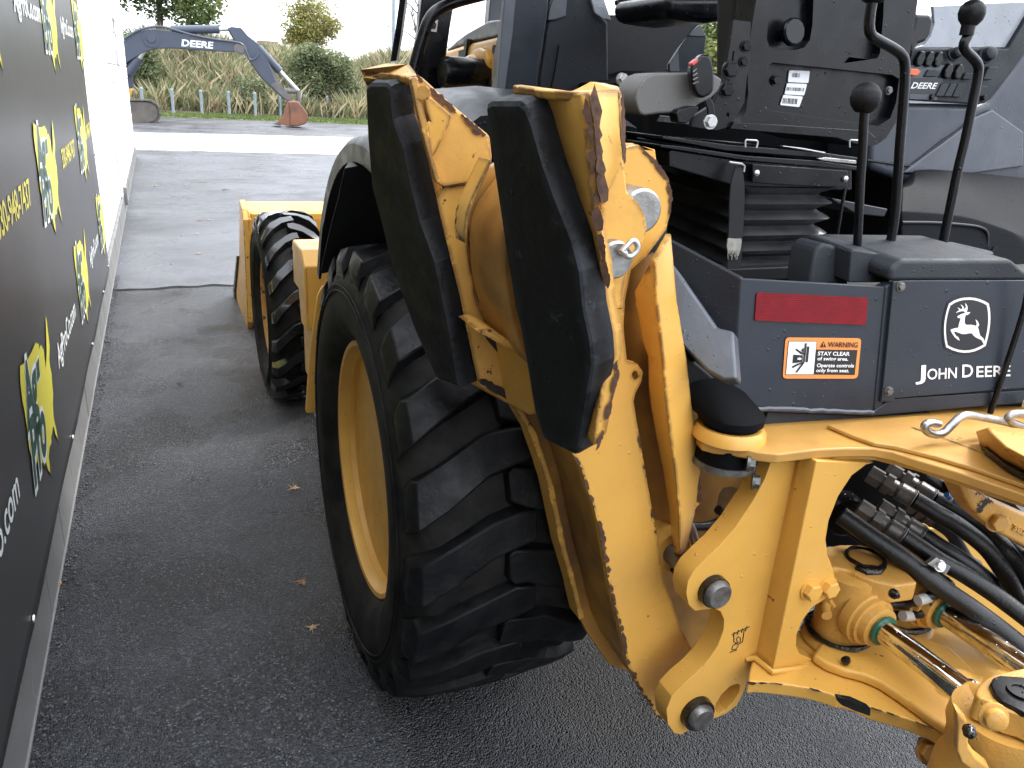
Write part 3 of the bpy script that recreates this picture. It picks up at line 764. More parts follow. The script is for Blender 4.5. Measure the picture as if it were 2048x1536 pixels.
# ---------------------------------------------------------------- wheels
def tyre(name, x0, w, yc, zc, r, rl, rim_r, nl, m, lug_m, lugw, ph0=0.0):
    prof = [(0.075, rim_r + .002), (0.048, rim_r + .012), (0.022, rim_r + .04), (0.006, rim_r + .07), (0.0, rim_r + (r - rim_r) * .48), (0.004, rim_r + (r - rim_r) * .66), (0.014, rim_r + (r - rim_r) * .80), (0.036, r - .018), (0.07, r),
            (w / 2, r + .006), (w - .07, r), (w - .03, r - .018), (w - .006, rim_r + (r - rim_r) * .72), (w, rim_r + (r - rim_r) * .42), (w - .012, rim_r + .03), (w - .035, rim_r + .005)]
    # fine ribs on the side wall
    v, f = lathe_data((x0, yc, zc), (1, 0, 0), prof, 96, False)
    t = link(name, me_from(v, f, name), m, M, 40)
    dth = 2 * math.pi / nl; hgt = rl - r
    for rr_k, th_k in ((.30, .0022), (.62, .003), (.68, .002)):          # moulded rings on the side wall
        rk = rim_r + (r - rim_r) * rr_k; xk = x0 + (.012 if rr_k < .4 else .0015)
        tube('sidewall_ring', [(xk, yc + rk * math.cos(a), zc + rk * math.sin(a)) for a in [2 * math.pi * k / 96 for k in range(97)]], th_k, m, t, 6, curve=False)
    for side_ in (0, 1):
        # lug path: (x from shoulder, advance in arc, half width, base radius, height)
        q = [(0.014, -.10, .026, r - .080, .008), (0.010, -.085, .034, r - .035, .022), (0.026, -.070, .037, r - .012, hgt), (w * .18, -.035, .036, r, hgt), (w * .36, .012, .033, r + .004, hgt), (w * .47, .028, .031, r + .004, hgt), (w * .54, .032, .029, r + .004, hgt), (w * .565, .034, .022, r + .004, hgt)]
        loops = []
        for (x, s, hw, rb, hh) in q:
            xx = x if side_ == 0 else w - x; th = -s / r; dw = hw * lugw / r; lp_ = []
            for k_, (tt, rr) in enumerate(((th - dw * 1.06, rb - .012), (th - dw * .84, rb + hh), (th + dw * .84, rb + hh), (th + dw * 1.06, rb - .012))):
                lp_.append((xx, tt, rr))
            loops.append(lp_)
        _, fs_ = loft_data([[0] * 4] * len(loops)); variants = []
        for _v in range(5):                                 # worn lugs: no two edges quite alike
            jt = [[(x + random.uniform(-.004, .004), th + random.uniform(-.010, .010), rr - (random.uniform(0, .006) if 0 < k_ < 3 else 0)) for k_, (x, th, rr) in enumerate(l)] for l in loops]
            me = me_from([(x, -math.sin(th) * rr, math.cos(th) * rr) for l in jt for x, th, rr in l], fs_, 'tread_lug'); me.materials.append(MATS[lug_m])
            me.polygons.foreach_set('use_smooth', [True] * len(me.polygons)); me.set_sharp_from_angle(angle=RAD(40)); variants.append(me)
        for i in range(nl):
            o = bpy.data.objects.new('tread_lug', variants[(i * 3 + side_) % 5]); COL.objects.link(o); o.parent = t
            a = dth * (i + (0.5 if side_ else 0)) + ph0
            o.matrix_basis = Matrix.Translation((x0, yc, zc)) @ Matrix.Rotation(a, 4, 'X')
            md = o.modifiers.new('bevel', 'BEVEL'); md.width = .004; md.segments = 2; md.limit_method = 'ANGLE'
    return t

RY, RZ = 1.93, 0.585
tyre('rear_tyre', 0.392, 0.5, RY, RZ, 0.570, 0.603, 0.333, 21, 'rubber_dusty', 'rubber', 1.48, RAD(23.8 - 10))
rp = [(0.050, .352), (0.012, .352), (0.004, .344), (0.006, .332), (0.028, .324), (0.034, .318), (0.075, .313), (0.085, .303), (0.16, .298), (0.25, .294), (0.31, .290), (0.315, .12), (0.30, .06), (0.30, 0.0)]
rr_ = lathe('rear_rim', (0.430, RY, RZ), (1, 0, 0), rp, 'yellow', M, 96, 30)
for i in range(10):
    a = i * math.pi / 5
    bolt('wheel_nut', (0.430 + .315, RY + .2 * math.cos(a), RZ + .2 * math.sin(a)), (-1, 0, 0), .016, 'yellow', rr_)
# inner hub so the wheel is solid
lathe('rear_axle', (0.76, RY, RZ), (1, 0, 0), [(0, .28), (.3, .28), (.3, .15), (1.3, .15)], 'yellow_dirty', M, 24)
# the wheel on the other side of the machine
FY, FZ = 4.12, 0.46
tyre('front_tyre', 0.40, 0.30, FY, FZ, 0.447, 0.482, 0.258, 20, 'rubber_dusty', 'rubber_wet', 0.86)
lathe('front_rim', (0.43, FY, FZ), (1, 0, 0), [(0.05, .272), (0.016, .272), (0.008, .266), (0.012, .256), (0.03, .25), (0.08, .235), (0.14, .228), (0.145, .10), (0.12, .05), (0.12, 0)], 'rim_rusty', M, 72, 30)
lathe('front_axle', (0.58, FY, FZ), (1, 0, 0), [(0, .2), (.12, .2), (.12, .11), (1.4, .11)], 'yellow_dirty', M, 24)

# ---------------------------------------------------------------- loader bucket
bp_ = [(5.19, .785), (5.16, .74), (5.21, .45), (5.27, .06), (5.34, .02), (6.12, .004), (6.15, .03), (5.42, .07), (5.33, .13), (5.27, .48), (5.27, .72), (5.36, .80), (5.34, .825)]
bu = prism('loader_bucket', [Vector((.47, y, z)) for y, z in bp_], (2.15, 0, 0), 'yellow', M, bevel=.006)
sp_ = [(5.15, .74), (5.19, .80), (5.34, .835), (5.44, .66), (5.62, .42), (6.14, .06), (6.15, .0), (5.32, 0.0), (5.26, .06)]
prism('side_plate', [Vector((.435, y, z)) for y, z in sp_], (.035, 0, 0), 'yellow_worn', bu)
prism('side_plate', [Vector((2.62, y, z)) for y, z in sp_], (.035, 0, 0), 'yellow_worn', bu)
prism('side_cutter', [Vector((.42, y, z)) for y, z in [(5.60, .43), (5.66, .42), (6.2, .05), (6.2, -.0), (6.1, .0), (6.08, .07)]], (.018, 0, 0), 'steel_dull', bu)
box('top_ridge', (1.545, 5.185, .755), (2.13, .05, .05), 'yellow', bu, bevel=.012)
box('back_rib', (.99, 5.19, .42), (.03, .07, .56), 'yellow', bu, Matrix.Rotation(RAD(9), 3, 'X'))
box('loader_arm', (1.02, 4.55, .62), (.10, 1.5, .22), 'yellow', M, Matrix.Rotation(RAD(-6), 3, 'X'), bevel=.01)

# ---------------------------------------------------------------- side box and skirt between the wheels
cx0, cx1 = .436, 1.0
bxp = [(2.90, .93), (2.90, .46), (3.10, .46), (3.10, .94), (3.08, .965), (2.96, .965)]
sb = prism('side_tank', [Vector((cx0 + .028, y, z)) for y, z in bxp], (.55, 0, 0), 'yellow', M, bevel=.012, segs=3)
cov = [(2.875, .935), (2.875, .70), (2.895, .70), (2.895, .93), (2.96, .972), (3.14, .972), (3.14, .985), (2.94, .985)]
prism('tank_cover', [Vector((cx0 + .005, y, z)) for y, z in cov], (.56, 0, 0), 'yellow', sb, bevel=.006)
prism('cover_side', [Vector((cx0 + .004, y, z)) for y, z in [(2.875, .93), (2.875, .70), (2.99, .70), (3.02, .82), (3.14, .82), (3.14, .98), (2.94, .98)]], (.012, 0, 0), 'yellow', sb, bevel=.003)
skp = on('A4', [(690, 652), (640, 665), (600, 695), (575, 745), (560, 860), (540, 1000), (522, 1200), (506, 1425), (515, 1437), (585, 1438), (640, 1438), (760, 1438), (760, 652)], Y=2.66)
prism('step_plate', skp, (0, .012, 0), 'yellow', M, bevel=.003)
box('step_tread', (0.62, 2.72, .40), (.36, .12, .02), 'grey_paint', M)

# ---------------------------------------------------------------- rear fender
fa = []
for k in range(25):
    t = k / 24; a = RAD(33 + 75 * t)
    r = 0.735 + 0.105 * math.sin(min(1, t * 1.45) * math.pi / 2)
    fa.append((RY + r * math.cos(a), RZ + r * math.sin(a)))
sec = [(0.43, 0.0), (0.445, .014), (0.49, 0.024), (0.55, .06), (0.62, .11), (0.72, .12), (0.90, .115), (1.0, .10), (1.02, .045), (1.0, .045), (0.90, .06), (0.72, .06), (0.62, .05), (0.55, .03), (0.49, .008), (0.445, -.004), (0.437, -.035), (0.43, -.035)]
loops = []
for k, (y, z) in enumerate(fa):
    a = math.atan2(z - RZ, y - RY); loops.append([Vector((x, y + h * math.cos(a), z + h * math.sin(a) * (1.2 if k > 5 else .7))) for x, h in sec])
loft('rear_fender', loops, 'fender', M, smooth=40)
# front flap of the fender, hanging down ahead of the tyre
fl = on('A4', [(735, -10), (712, 90), (690, 190), (660, 300), (625, 450), (594, 595), (600, 604), (700, 606), (980, 520), (1000, 380), (930, 100), (900, -40)], Y=[1.95, 2.0, 2.05, 2.1, 2.2, 2.32, 2.32, 2.30, 2.25, 2.15, 2.0, 1.95])
prism('mud_flap', fl, (.02, .05, .01), 'black_matt', M, bevel=.004)

# ---------------------------------------------------------------- stabiliser foot, pads and leg
PN = Vector((1, .25, .24)); P0 = (.41, 1.1, 1.56)
PIN = PN.normalized()                       # inward
def pad_plane(d): q = Vector(P0) + PIN * d; return (tuple(q), tuple(PN))
RP = [(970, 206), (978, 200), (1036, 199), (1047, 207), (1060, 237), (1083, 319), (1110, 394), (1144, 479), (1161, 544), (1168, 620), (1182, 685), (1186, 735), (1169, 837), (1158, 902), (1146, 913), (1087, 881), (1070, 828), (1042, 663), (1031, 620), (1007, 472), (984, 319)]
LP = [(730, 170), (738, 163), (770, 163), (778, 171), (785, 237), (806, 291), (820, 360), (840, 442), (871, 526), (896, 646), (914, 749), (918, 778), (873, 760), (832, 668), (785, 539), (761, 440), (743, 373), (734, 271)]
ft = prism('stabilizer_foot', onP('P', [(1012, 560), (1030, 545), (1052, 640), (1072, 830), (1058, 832), (938, 768), (925, 655), (940, 650)], pad_plane(.075)), PIN * .03, 'yellow_worn', M, bevel=.004)
for L_ in (RP, LP):
    f0 = onP('P', L_, pad_plane(0.0)); c_ = sum(f0, Vector()) / len(f0)
    def ins(k, d): return [c_ + (p_ - c_) * k + PIN * d for p_ in f0]
    loft('rubber_pad', [ins(.965, 0.0), ins(.99, .004), ins(1.0, .012), ins(1.0, .042)], 'rubber_pad', ft, smooth=12)
    prism('pad_plate', ins(.985, .0425), PIN * .016, 'yellow_worn', ft, bevel=0)
def patch(name, quads, material, parent, thick, verts, bevel=.003, smooth=32):
    me = me_from(verts, quads, name); o = link(name, me, material, parent, smooth)
    s = o.modifiers.new('thick', 'SOLIDIFY'); s.thickness = thick; s.offset = 0
    if bevel:
        md = o.modifiers.new('bevel', 'BEVEL'); md.width = bevel; md.segments = 2; md.limit_method = 'ANGLE'
    return o
# near cleat: box of plates behind the near pad (dark flank, rusty ridge, lit flank), open at the back
fl_l = onP('A5', [(1138, 238), (1200, 400), (1262, 590), (1330, 780), (1430, 1060), (1468, 1230), (1490, 1352)], pad_plane(.046))
fl_r = on('A5', [(1372, 250), (1400, 480), (1412, 640), (1428, 820), (1455, 1060), (1480, 1230), (1500, 1352)], Y=[.915, .915, .915, .916, .92, .93, .94])
patch('cleat_flank', [(i, i + 1, 8 + i, 7 + i) for i in range(6)], 'yellow_worn', ft, .010, fl_l + fl_r, .003)
cl_pts = [on('A5', [(1372, 250), (1405, 480), (1420, 700), (1440, 900)], Y=.915), on('A5', [(1565, 240), (1578, 470), (1592, 600), (1482, 830)], Y=[1.0, 1.0, 1.0, .955])]
v_ = cl_pts[0] + cl_pts[1]
patch('cleat_face', [(0, 1, 5, 4), (1, 2, 6, 5), (2, 3, 7, 6)], 'yellow_worn', ft, .014, v_, .004)
tp = on('A5', [(945, 205), (1130, 232), (1270, 240), (1372, 248), (1480, 232), (1568, 236), (1580, 215), (1490, 184), (1400, 192), (1285, 236), (1100, 218), (1000, 200)], Y=[1.09, .985, .945, .915, .96, 1.0, 1.06, 1.05, 1.03, 1.04, 1.07, 1.1])
prism('cleat_top', tp, (.004, .004, -.012), 'yellow_worn', ft, bevel=.004)
# near side rail running down behind the pad
rl = on('P', [(1206, 520), (1212, 600), (1226, 690), (1236, 752), (1214, 840), (1200, 886), (1186, 893), (1192, 840), (1205, 760), (1200, 690), (1192, 600), (1188, 520)], Y=.955)
prism('side_rail', rl, (.01, .05, 0), 'yellow_worn', ft, bevel=.003)
# bracket with the clip pin (front plate of the foot)
br = on('A5', [(1480, 830), (1600, 620), (1625, 830), (1690, 890), (1730, 960), (1742, 1040), (1725, 1110), (1660, 1240), (1620, 1310), (1600, 1420), (1605, 1521), (1540, 1521), (1500, 1300), (1460, 1000)], Y=.975)
prism('foot_bracket', br, (0, .025, 0), 'yellow_worn', ft, bevel=.004)
lathe('clip_pin', pt('A5', 1562, 1232, Y=.955), (0, 1, 0), [(0, .024), (.004, .027), (.02, .027), (.12, .027)], 'steel', ft, 28)
lathe('pivot_pin', pt('A5', 1715, 945, Y=1.045), (0, 1, 0), [(0, .030), (.004, .034), (.07, .034)], 'steel', ft, 32)
rg = on('A5', [(1590, 1180), (1625, 1140), (1655, 1115), (1680, 1135), (1680, 1170), (1650, 1205), (1618, 1205), (1608, 1185)], Y=.945)
tube('clip_ring', catmull(rg, 5, True) + [rg[0]], .0042, 'zinc', ft, 8, curve=False)
# far half of the foot: plate, pocket and folded top
fy = 1.30
fp = on('A5', [(345, 150), (400, 150), (600, 330), (810, 505), (825, 640), (765, 770), (545, 806), (500, 775), (450, 600), (395, 370)], Y=fy)
prism('far_flank', fp, (.01, .02, 0), 'yellow_worn', ft, bevel=.004)
prism('far_top', on('A5', [(78, 118), (215, 72), (350, 78), (402, 150), (350, 160), (180, 125), (95, 160)], Y=[1.47, 1.46, 1.40, 1.31, 1.32, 1.40, 1.49]), (.004, .004, -.012), 'yellow_worn', ft, bevel=.004)
prism('far_corner', on('A5', [(78, 118), (95, 155), (92, 175), (80, 165)], Y=[1.47, 1.49, 1.49, 1.47]), (.03, .02, 0), 'yellow_worn', ft, bevel=.002)
prism('far_edge', on('A5', [(350, 165), (395, 155), (420, 300), (450, 420), (490, 640), (540, 800), (500, 775), (440, 560), (390, 360)], Y=fy - .03), (.006, .03, 0), 'yellow_worn', ft, bevel=.003)
pk = on('A5', [(420, 235), (590, 385), (580, 430), (500, 600), (470, 640), (440, 420), (465, 415), (445, 360)], Y=fy - .028)
prism('pocket', pk, (.01, .024, 0), 'yellow_leg', ft, bevel=.006)
lathe('rusty_bolt', pt('A5', 432, 252, Y=fy - .03), (-.6, -1, 0), [(0, .011), (.006, .011)], 'rim_rusty', ft, 12)
# lower far plate, between far pad and leg
lf = on('P', [(886, 375), (961, 364), (947, 409), (936, 445), (934, 490), (941, 541), (952, 605), (978, 655), (1049, 698), (1051, 715), (1072, 833), (1030, 812), (957, 773), (944, 715), (918, 590), (881, 440), (872, 400)], Y=1.31)
prism('lower_flank', lf, (.01, .016, 0), 'yellow_worn', ft, bevel=.003)
prism('lower_lip', on('B1', [(830, 522), (870, 508), (890, 512), (1043, 600), (1046, 618), (1035, 636), (870, 542)], Y=1.19), (.0, .1, .0), 'yellow_worn', ft, bevel=0)

# leg: front plate, back plate, web box
lo = [(1243, 298), (1278, 290), (1312, 322), (1336, 356), (1344, 390), (1341, 425), (1332, 459), (1295, 510), (1262, 540), (1250, 600), (1247, 655), (1254, 723), (1275, 728), (1286, 744), (1283, 763), (1271, 786), (1267, 803), (1279, 875), (1296, 972), (1313, 1065), (1321, 1120), (1329, 1165), (1337, 1186), (1360, 1252), (1395, 1320), (1420, 1400), (1405, 1440), (1360, 1452), (1319, 1438), (1276, 1374), (1256, 1331), (1240, 1257), (1221, 1183), (1209, 1116), (1197, 1050), (1186, 1010), (1175, 980), (1163, 938), (1148, 912), (1130, 880), (1090, 700), (1060, 560), (1040, 480), (1045, 420), (1080, 370), (1150, 330), (1200, 305)]
tabh = [(1279 + 8 * math.cos(a) * .9, 750 + 13 * math.sin(a) - 2) for a in [2 * math.pi * k / 10 for k in range(10)]]
lf3 = on('P', lo, Y=1.12)
tab3 = [Vector((p_.x - .006, p_.y, p_.z)) for p_ in on('P', [(1276 + 6 * math.cos(a), 750 + 9 * math.sin(a)) for a in [2 * math.pi * k / 10 for k in range(10)]], Y=1.12)]
leg = prism('stabilizer_leg', lf3, (0, .018, 0), 'yellow_leg', M, holes=[tab3], bevel=.003, label='long yellow stabiliser leg with chipped edges')
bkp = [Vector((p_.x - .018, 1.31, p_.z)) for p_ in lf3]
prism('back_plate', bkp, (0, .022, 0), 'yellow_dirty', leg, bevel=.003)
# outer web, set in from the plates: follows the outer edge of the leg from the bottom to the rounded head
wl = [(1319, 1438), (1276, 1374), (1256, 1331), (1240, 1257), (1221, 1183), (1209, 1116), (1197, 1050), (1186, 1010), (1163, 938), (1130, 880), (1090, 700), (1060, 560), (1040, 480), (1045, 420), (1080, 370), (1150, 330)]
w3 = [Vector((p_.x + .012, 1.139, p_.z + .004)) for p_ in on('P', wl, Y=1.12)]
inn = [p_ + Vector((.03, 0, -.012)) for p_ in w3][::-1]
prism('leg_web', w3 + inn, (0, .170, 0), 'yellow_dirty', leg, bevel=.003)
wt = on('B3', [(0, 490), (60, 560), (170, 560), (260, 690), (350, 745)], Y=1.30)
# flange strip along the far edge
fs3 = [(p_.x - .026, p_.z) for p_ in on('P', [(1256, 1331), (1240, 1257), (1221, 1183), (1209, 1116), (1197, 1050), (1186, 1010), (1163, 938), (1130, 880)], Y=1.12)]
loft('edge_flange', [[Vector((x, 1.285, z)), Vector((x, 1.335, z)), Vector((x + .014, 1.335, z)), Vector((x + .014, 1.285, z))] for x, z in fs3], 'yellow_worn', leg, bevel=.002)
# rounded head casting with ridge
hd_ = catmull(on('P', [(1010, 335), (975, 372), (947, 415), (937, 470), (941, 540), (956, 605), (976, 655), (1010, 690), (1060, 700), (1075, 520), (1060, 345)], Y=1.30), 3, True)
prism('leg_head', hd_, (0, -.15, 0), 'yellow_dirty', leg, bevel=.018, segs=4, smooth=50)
prism('head_guard', on('A5', [(820, 640), (835, 650), (720, 915), (700, 970), (690, 1060), (680, 1140), (668, 1060), (680, 960), (705, 880)], Y=1.17), (.0, .05, .0), 'yellow_worn', leg, bevel=.003)
# small open box on top of the leg head (catch)
cb = on('C8', [(15, 30), (140, 30), (165, 70), (300, 80), (315, 185), (215, 110), (120, 40), (15, 100)], Y=1.16)
prism('leg_catch', cb, (0, .012, 0), 'yellow', leg, bevel=.002)
prism('catch_plate', on('C8', [(140, 32), (165, 45), (300, 82), (312, 190), (300, 200), (290, 120), (170, 70)], Y=1.18), (0, .09, 0), 'yellow', leg, bevel=.002)

# cylinder and its guard
ct, cbm = pt('P', 1268, 450, Y=1.225), pt('P', 1338, 1085, Y=1.225)
cyl = lathe('stabilizer_cylinder', ct, cbm - ct, [(0, .03), (0, .052), ((cbm - ct).length - .0, .052)], 'yellow_dirty', M, 32)
lathe('cylinder_band', cbm, cbm - ct, [(0, .055), (.014, .055)], 'steel_dull', cyl, 32)
ce = pt('A8', 443, 672, Y=1.0); ce.y = 1.2
tube('cylinder_base', [cbm, cbm.lerp(ce, .5), ce], [.05, .05, .045], 'yellow', cyl, 20, curve=False)
lathe('cylinder_eye', (ce.x, 1.13, ce.z), (0, 1, 0), [(0, .042), (.14, .042)], 'yellow', cyl, 28)
lathe('cylinder_head', ct - (cbm - ct).normalized() * .02, cbm - ct, [(0, .056), (.06, .056)], 'black_paint', cyl, 28)
gl = [(1280, 545), (1290, 527), (1330, 465), (1336, 470), (1346, 580), (1349, 600), (1368, 710), (1385, 862), (1398, 951), (1402, 1006), (1374, 1036), (1370, 1065), (1366, 1103), (1360, 1112), (1353, 1105), (1347, 1048), (1343, 1023), (1330, 938), (1313, 854), (1302, 782), (1300, 710), (1288, 680), (1275, 610), (1273, 580)]
fold = [(1313, 600), (1328, 727), (1334, 811), (1351, 938), (1360, 1023), (1364, 1057)]
Lf = on('P', [(1273, 580), (1275, 610), (1288, 680), (1300, 710), (1302, 782), (1313, 854), (1330, 938), (1343, 1023), (1353, 1105)], Y=1.112)
Md = on('P', [(1305, 520), (1313, 600), (1322, 680), (1326, 715), (1332, 790), (1340, 858), (1351, 938), (1359, 1020), (1361, 1108)], Y=1.068)
Rt = on('P', [(1337, 466), (1349, 600), (1362, 680), (1368, 712), (1377, 790), (1385, 862), (1397, 945), (1385, 1028), (1367, 1100)], Y=1.092)
vv = Lf + Md + Rt; k9 = len(Lf); qf = []
for i in range(k9 - 1): qf += [(i, i + 1, k9 + i + 1, k9 + i), (k9 + i, k9 + i + 1, 2 * k9 + i + 1, 2 * k9 + i)]
patch('cylinder_guard', qf, 'yellow_leg', M, .011, vv, .003, 20)
prism('guard_tip', on('P', [(1397, 945), (1403, 1006), (1375, 1036), (1380, 1000), (1388, 960)], Y=1.09), (0, .011, 0), 'yellow_leg', M, bevel=.002)
# hose elbow beside the cylinder
tube('grease_fitting', on('B3', [(885, 1040), (905, 1085), (925, 1150), (945, 1195)], Y=1.12), [.008, .010, .009, .008], 'zinc', M, 10, curve=False)
tube('stabilizer_hose', on('B3', [(940, 1180), (965, 1225), (1000, 1260)], Y=1.13), .009, 'hose', M, 10)
tube('stabilizer_hose', on('B3', [(900, 1070), (980, 1068), (1050, 1040), (1100, 1000), (1150, 940)], Y=1.22), .010, 'hose', M, 10)
tube('stabilizer_hose', on('B3', [(1030, 990), (1080, 1030), (1130, 1090)], Y=1.25), .010, 'hose', M, 10)
lathe('cylinder_pin', (ce.x, 1.03, ce.z), (0, 1, 0), [(0, .022), (.3, .022)], 'steel_dull', cyl, 24)
tube('grease_smear', on('B3', [(815, 1290), (850, 1255), (885, 1235), (880, 1290), (835, 1320)], Y=1.13), [.012, .018, .012, .016, .01] , 'grease', cyl, 8, curve=False)

# ---------------------------------------------------------------- main frame
lp_ = [(730, 55), (700, 140), (640, 250), (560, 370), (480, 465), (420, 520), (360, 580), (330, 630), (320, 690), (332, 748), (362, 778), (405, 772), (450, 765), (485, 780), (503, 820), (500, 870), (475, 940), (430, 1010), (370, 1075), (300, 1135), (250, 1190), (225, 1255), (232, 1325), (262, 1368), (295, 1375), (350, 1345), (420, 1312), (510, 1275), (565, 1235), (600, 1165), (612, 1125), (640, 1010), (655, 992), (700, 800), (780, 420), (858, 55)]
hole = [(482, 1272), (460, 1262), (462, 1228), (490, 1182), (530, 1142), (568, 1128), (580, 1138), (576, 1168), (550, 1212), (512, 1255)]
fr = prism('main_frame', on('A8', lp_, Y=1.0), (0, .045, 0), 'yellow', M, holes=[on('A8', hole, Y=1.0)], bevel=.004, segs=3, label='curved yellow side plate of the main frame carrying the pins')
# matching rear plate of the clevis
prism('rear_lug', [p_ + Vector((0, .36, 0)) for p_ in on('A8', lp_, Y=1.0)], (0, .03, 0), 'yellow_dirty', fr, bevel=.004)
fq = on('A8', [(858, 52), (948, 55), (737, 1064), (653, 995)], Y=[1.0, .95, .95, 1.0])
prism('frame_gusset', fq, (0, .02, 0), 'yellow', fr, bevel=.003)
rpn = [(948, 52), (1230, 62), (1190, 72), (1120, 125), (1055, 225), (1010, 340), (995, 430), (1003, 500), (1028, 570), (1042, 630), (1030, 690), (985, 725), (930, 760), (885, 820), (855, 890), (852, 945), (870, 985), (905, 1003), (965, 1017), (990, 1032), (737, 1066)]
prism('frame_web', on('A8', rpn, Y=.95), (0, .04, 0), 'yellow', fr, bevel=.005, segs=3)
# weld bead along the web foot
tube('weld_bead', on('A8', [(610, 1010), (655, 1005), (735, 1072), (830, 1058), (985, 1036)], Y=[1.0, .99, .945, .945, .945]), .006, 'yellow', fr, 8, curve=False)
for (x, y, r) in ((443, 672, .0285), (365, 1262, .0285)):
    p_ = pt('A8', x, y, Y=1.0)
    pn = lathe('frame_pin', (p_.x, .972, p_.z), (0, 1, 0), [(0, r - .006), (.004, r - .002), (.012, r), (.03, r)], 'steel_dull', fr, 36)
    lathe('pin_collar', (p_.x, .985, p_.z), (0, 1, 0), [(0, r + .001), (.0, r + (.006 if y > 1000 else .002)), (.02, r + (.008 if y > 1000 else .003))], 'grease', fr, 36)
for (x, y) in ((918, 675), (1003, 662)):
    bolt('frame_bolt', pt('A8', x, y, Y=.948), (0, -1, 0), .018, 'yellow', fr, .016)
# lower plate (seen from above) with torn front edge
ZL = 0.53
lp2 = [(618, 1122), (660, 1118), (720, 1122), (830, 1135), (930, 1152), (1010, 1175), (1060, 1195), (1075, 1190), (1140, 1210), (1215, 1245), (1400, 1300), (1500, 1340), (1600, 1395), (1750, 1470), (1900, 1400), (2000, 1200), (1750, 900), (1500, 780), (1100, 800), (760, 900), (650, 985), (628, 1060)]
prism('lower_plate', on('A8', lp2, Z=ZL), (0, 0, -.028), 'yellow', fr, bevel=.004)
prism('torn_edge', on('A8', [(1055, 1195), (1140, 1212), (1215, 1246), (1212, 1290), (1140, 1265), (1070, 1235)], Y=[.76, .74, .71, .71, .73, .75]), (0, .012, 0), 'black_matt', fr, bevel=.002)
rs = [(930, 985), (1000, 1030), (1090, 1062), (1180, 1085), (1260, 1120), (1350, 1180), (1420, 1230), (1500, 1290), (1590, 1350), (1700, 1330), (1750, 1100), (1600, 950), (1300, 850), (1000, 880)]
prism('bearing_plate', on('A8', rs, Z=ZL + .022), (0, 0, -.021), 'yellow', fr, bevel=.008, segs=3)
prism('under_plate', on('A8', [(1440, 1380), (1700, 1420), (1700, 1560), (1600, 1580), (1470, 1460)], Z=.45), (0, 0, -.02), 'yellow_dirty', fr)
bolt('under_bolt', pt('A8', 1500, 1460, Z=.47), (-.5, -.7, .4), .02, 'yellow_dirty', fr)
# top plate
ZT = 1.0
tpn = [(392, 1040), (400, 1000), (450, 960), (600, 900), (1000, 880), (1600, 880), (2300, 900), (2500, 1300), (2300, 1440), (2048, 1340), (1900, 1290), (1700, 1222), (1500, 1162), (1380, 1122), (1290, 1106), (1150, 1105), (1000, 1112), (800, 1136), (700, 1125), (590, 1102), (480, 1088), (420, 1072)]
prism('top_plate', on('A7', tpn, Z=ZT), (0, 0, -.019), 'yellow_grimy_shaded', fr, bevel=.004, segs=3)
tp2 = [(1050, 985), (1180, 1040), (1290, 1078), (1400, 1095), (1600, 1145), (1800, 1205), (2048, 1290), (2400, 1400), (2500, 1200), (2000, 950), (1500, 940)]
prism('upper_plate', on('A7', tp2, Z=ZT + .009), (0, 0, -.0085), 'yellow_grimy_shaded', fr, bevel=.003)
prism('lower_lip_plate', on('A7', [(1070, 1160), (1200, 1135), (1300, 1140), (1500, 1190), (2048, 1375), (2300, 1460), (2300, 1300), (1500, 1100), (1100, 1100)], Z=ZT - .024), (0, 0, -.012), 'yellow', fr, bevel=.003)
# bush at the left end of the top plate
bc = pt('A7', 550, 1040, Z=ZT)
lathe('post_bush', (bc.x, bc.y, ZT - .001), (0, 0, 1), [(0, .066), (.014, .064), (.022, .058), (.022, .05), (.0, .05)], 'yellow', fr, 40)
def ring3(cy, z, rad, dx=0.0): return [Vector((bc.x + dx + rad * math.cos(a), cy + rad * math.sin(a), z)) for a in [2 * math.pi * k / 36 for k in range(36)]]
loft('rubber_post', [ring3(bc.y, ZT - .045, .055), ring3(bc.y, ZT + .028, .048), ring3(bc.y, ZT + .030, .058), ring3(bc.y + .004, ZT + .042, .061), ring3(bc.y + .05, ZT + .068, .062, -.012), ring3(bc.y + .11, ZT + .10, .060, -.04), ring3(bc.y + .17, ZT + .14, .055, -.07)], 'deep_black', M, smooth=35)
lathe('lower_ring', (bc.x, bc.y, ZT - .056), (0, 0, 1), [(0, .058), (.012, .058)], 'steel_dull', fr, 36)
bolt('ring_bolt', pt('A7', 655, 1185, Y=.99), (.8, -.6, 0), .012, 'fitting', fr); bolt('ring_bolt', pt('A7', 680, 1275, Y=1.0), (.8, -.6, 0), .012, 'fitting', fr)
# inner left wall behind the curved plate with its opening
iw = on('A8', [(300, -20), (760, 40), (760, 1000), (470, 1120), (330, 1050), (180, 800), (180, 300)], Y=1.335)
op = on('A8', [(478, 215), (500, 185), (540, 178), (640, 215), (700, 300), (600, 420), (460, 520), (430, 480)], Y=1.335)
prism('inner_wall', iw, (0, .02, 0), 'yellow_dirty', fr, holes=[op], bevel=.002)

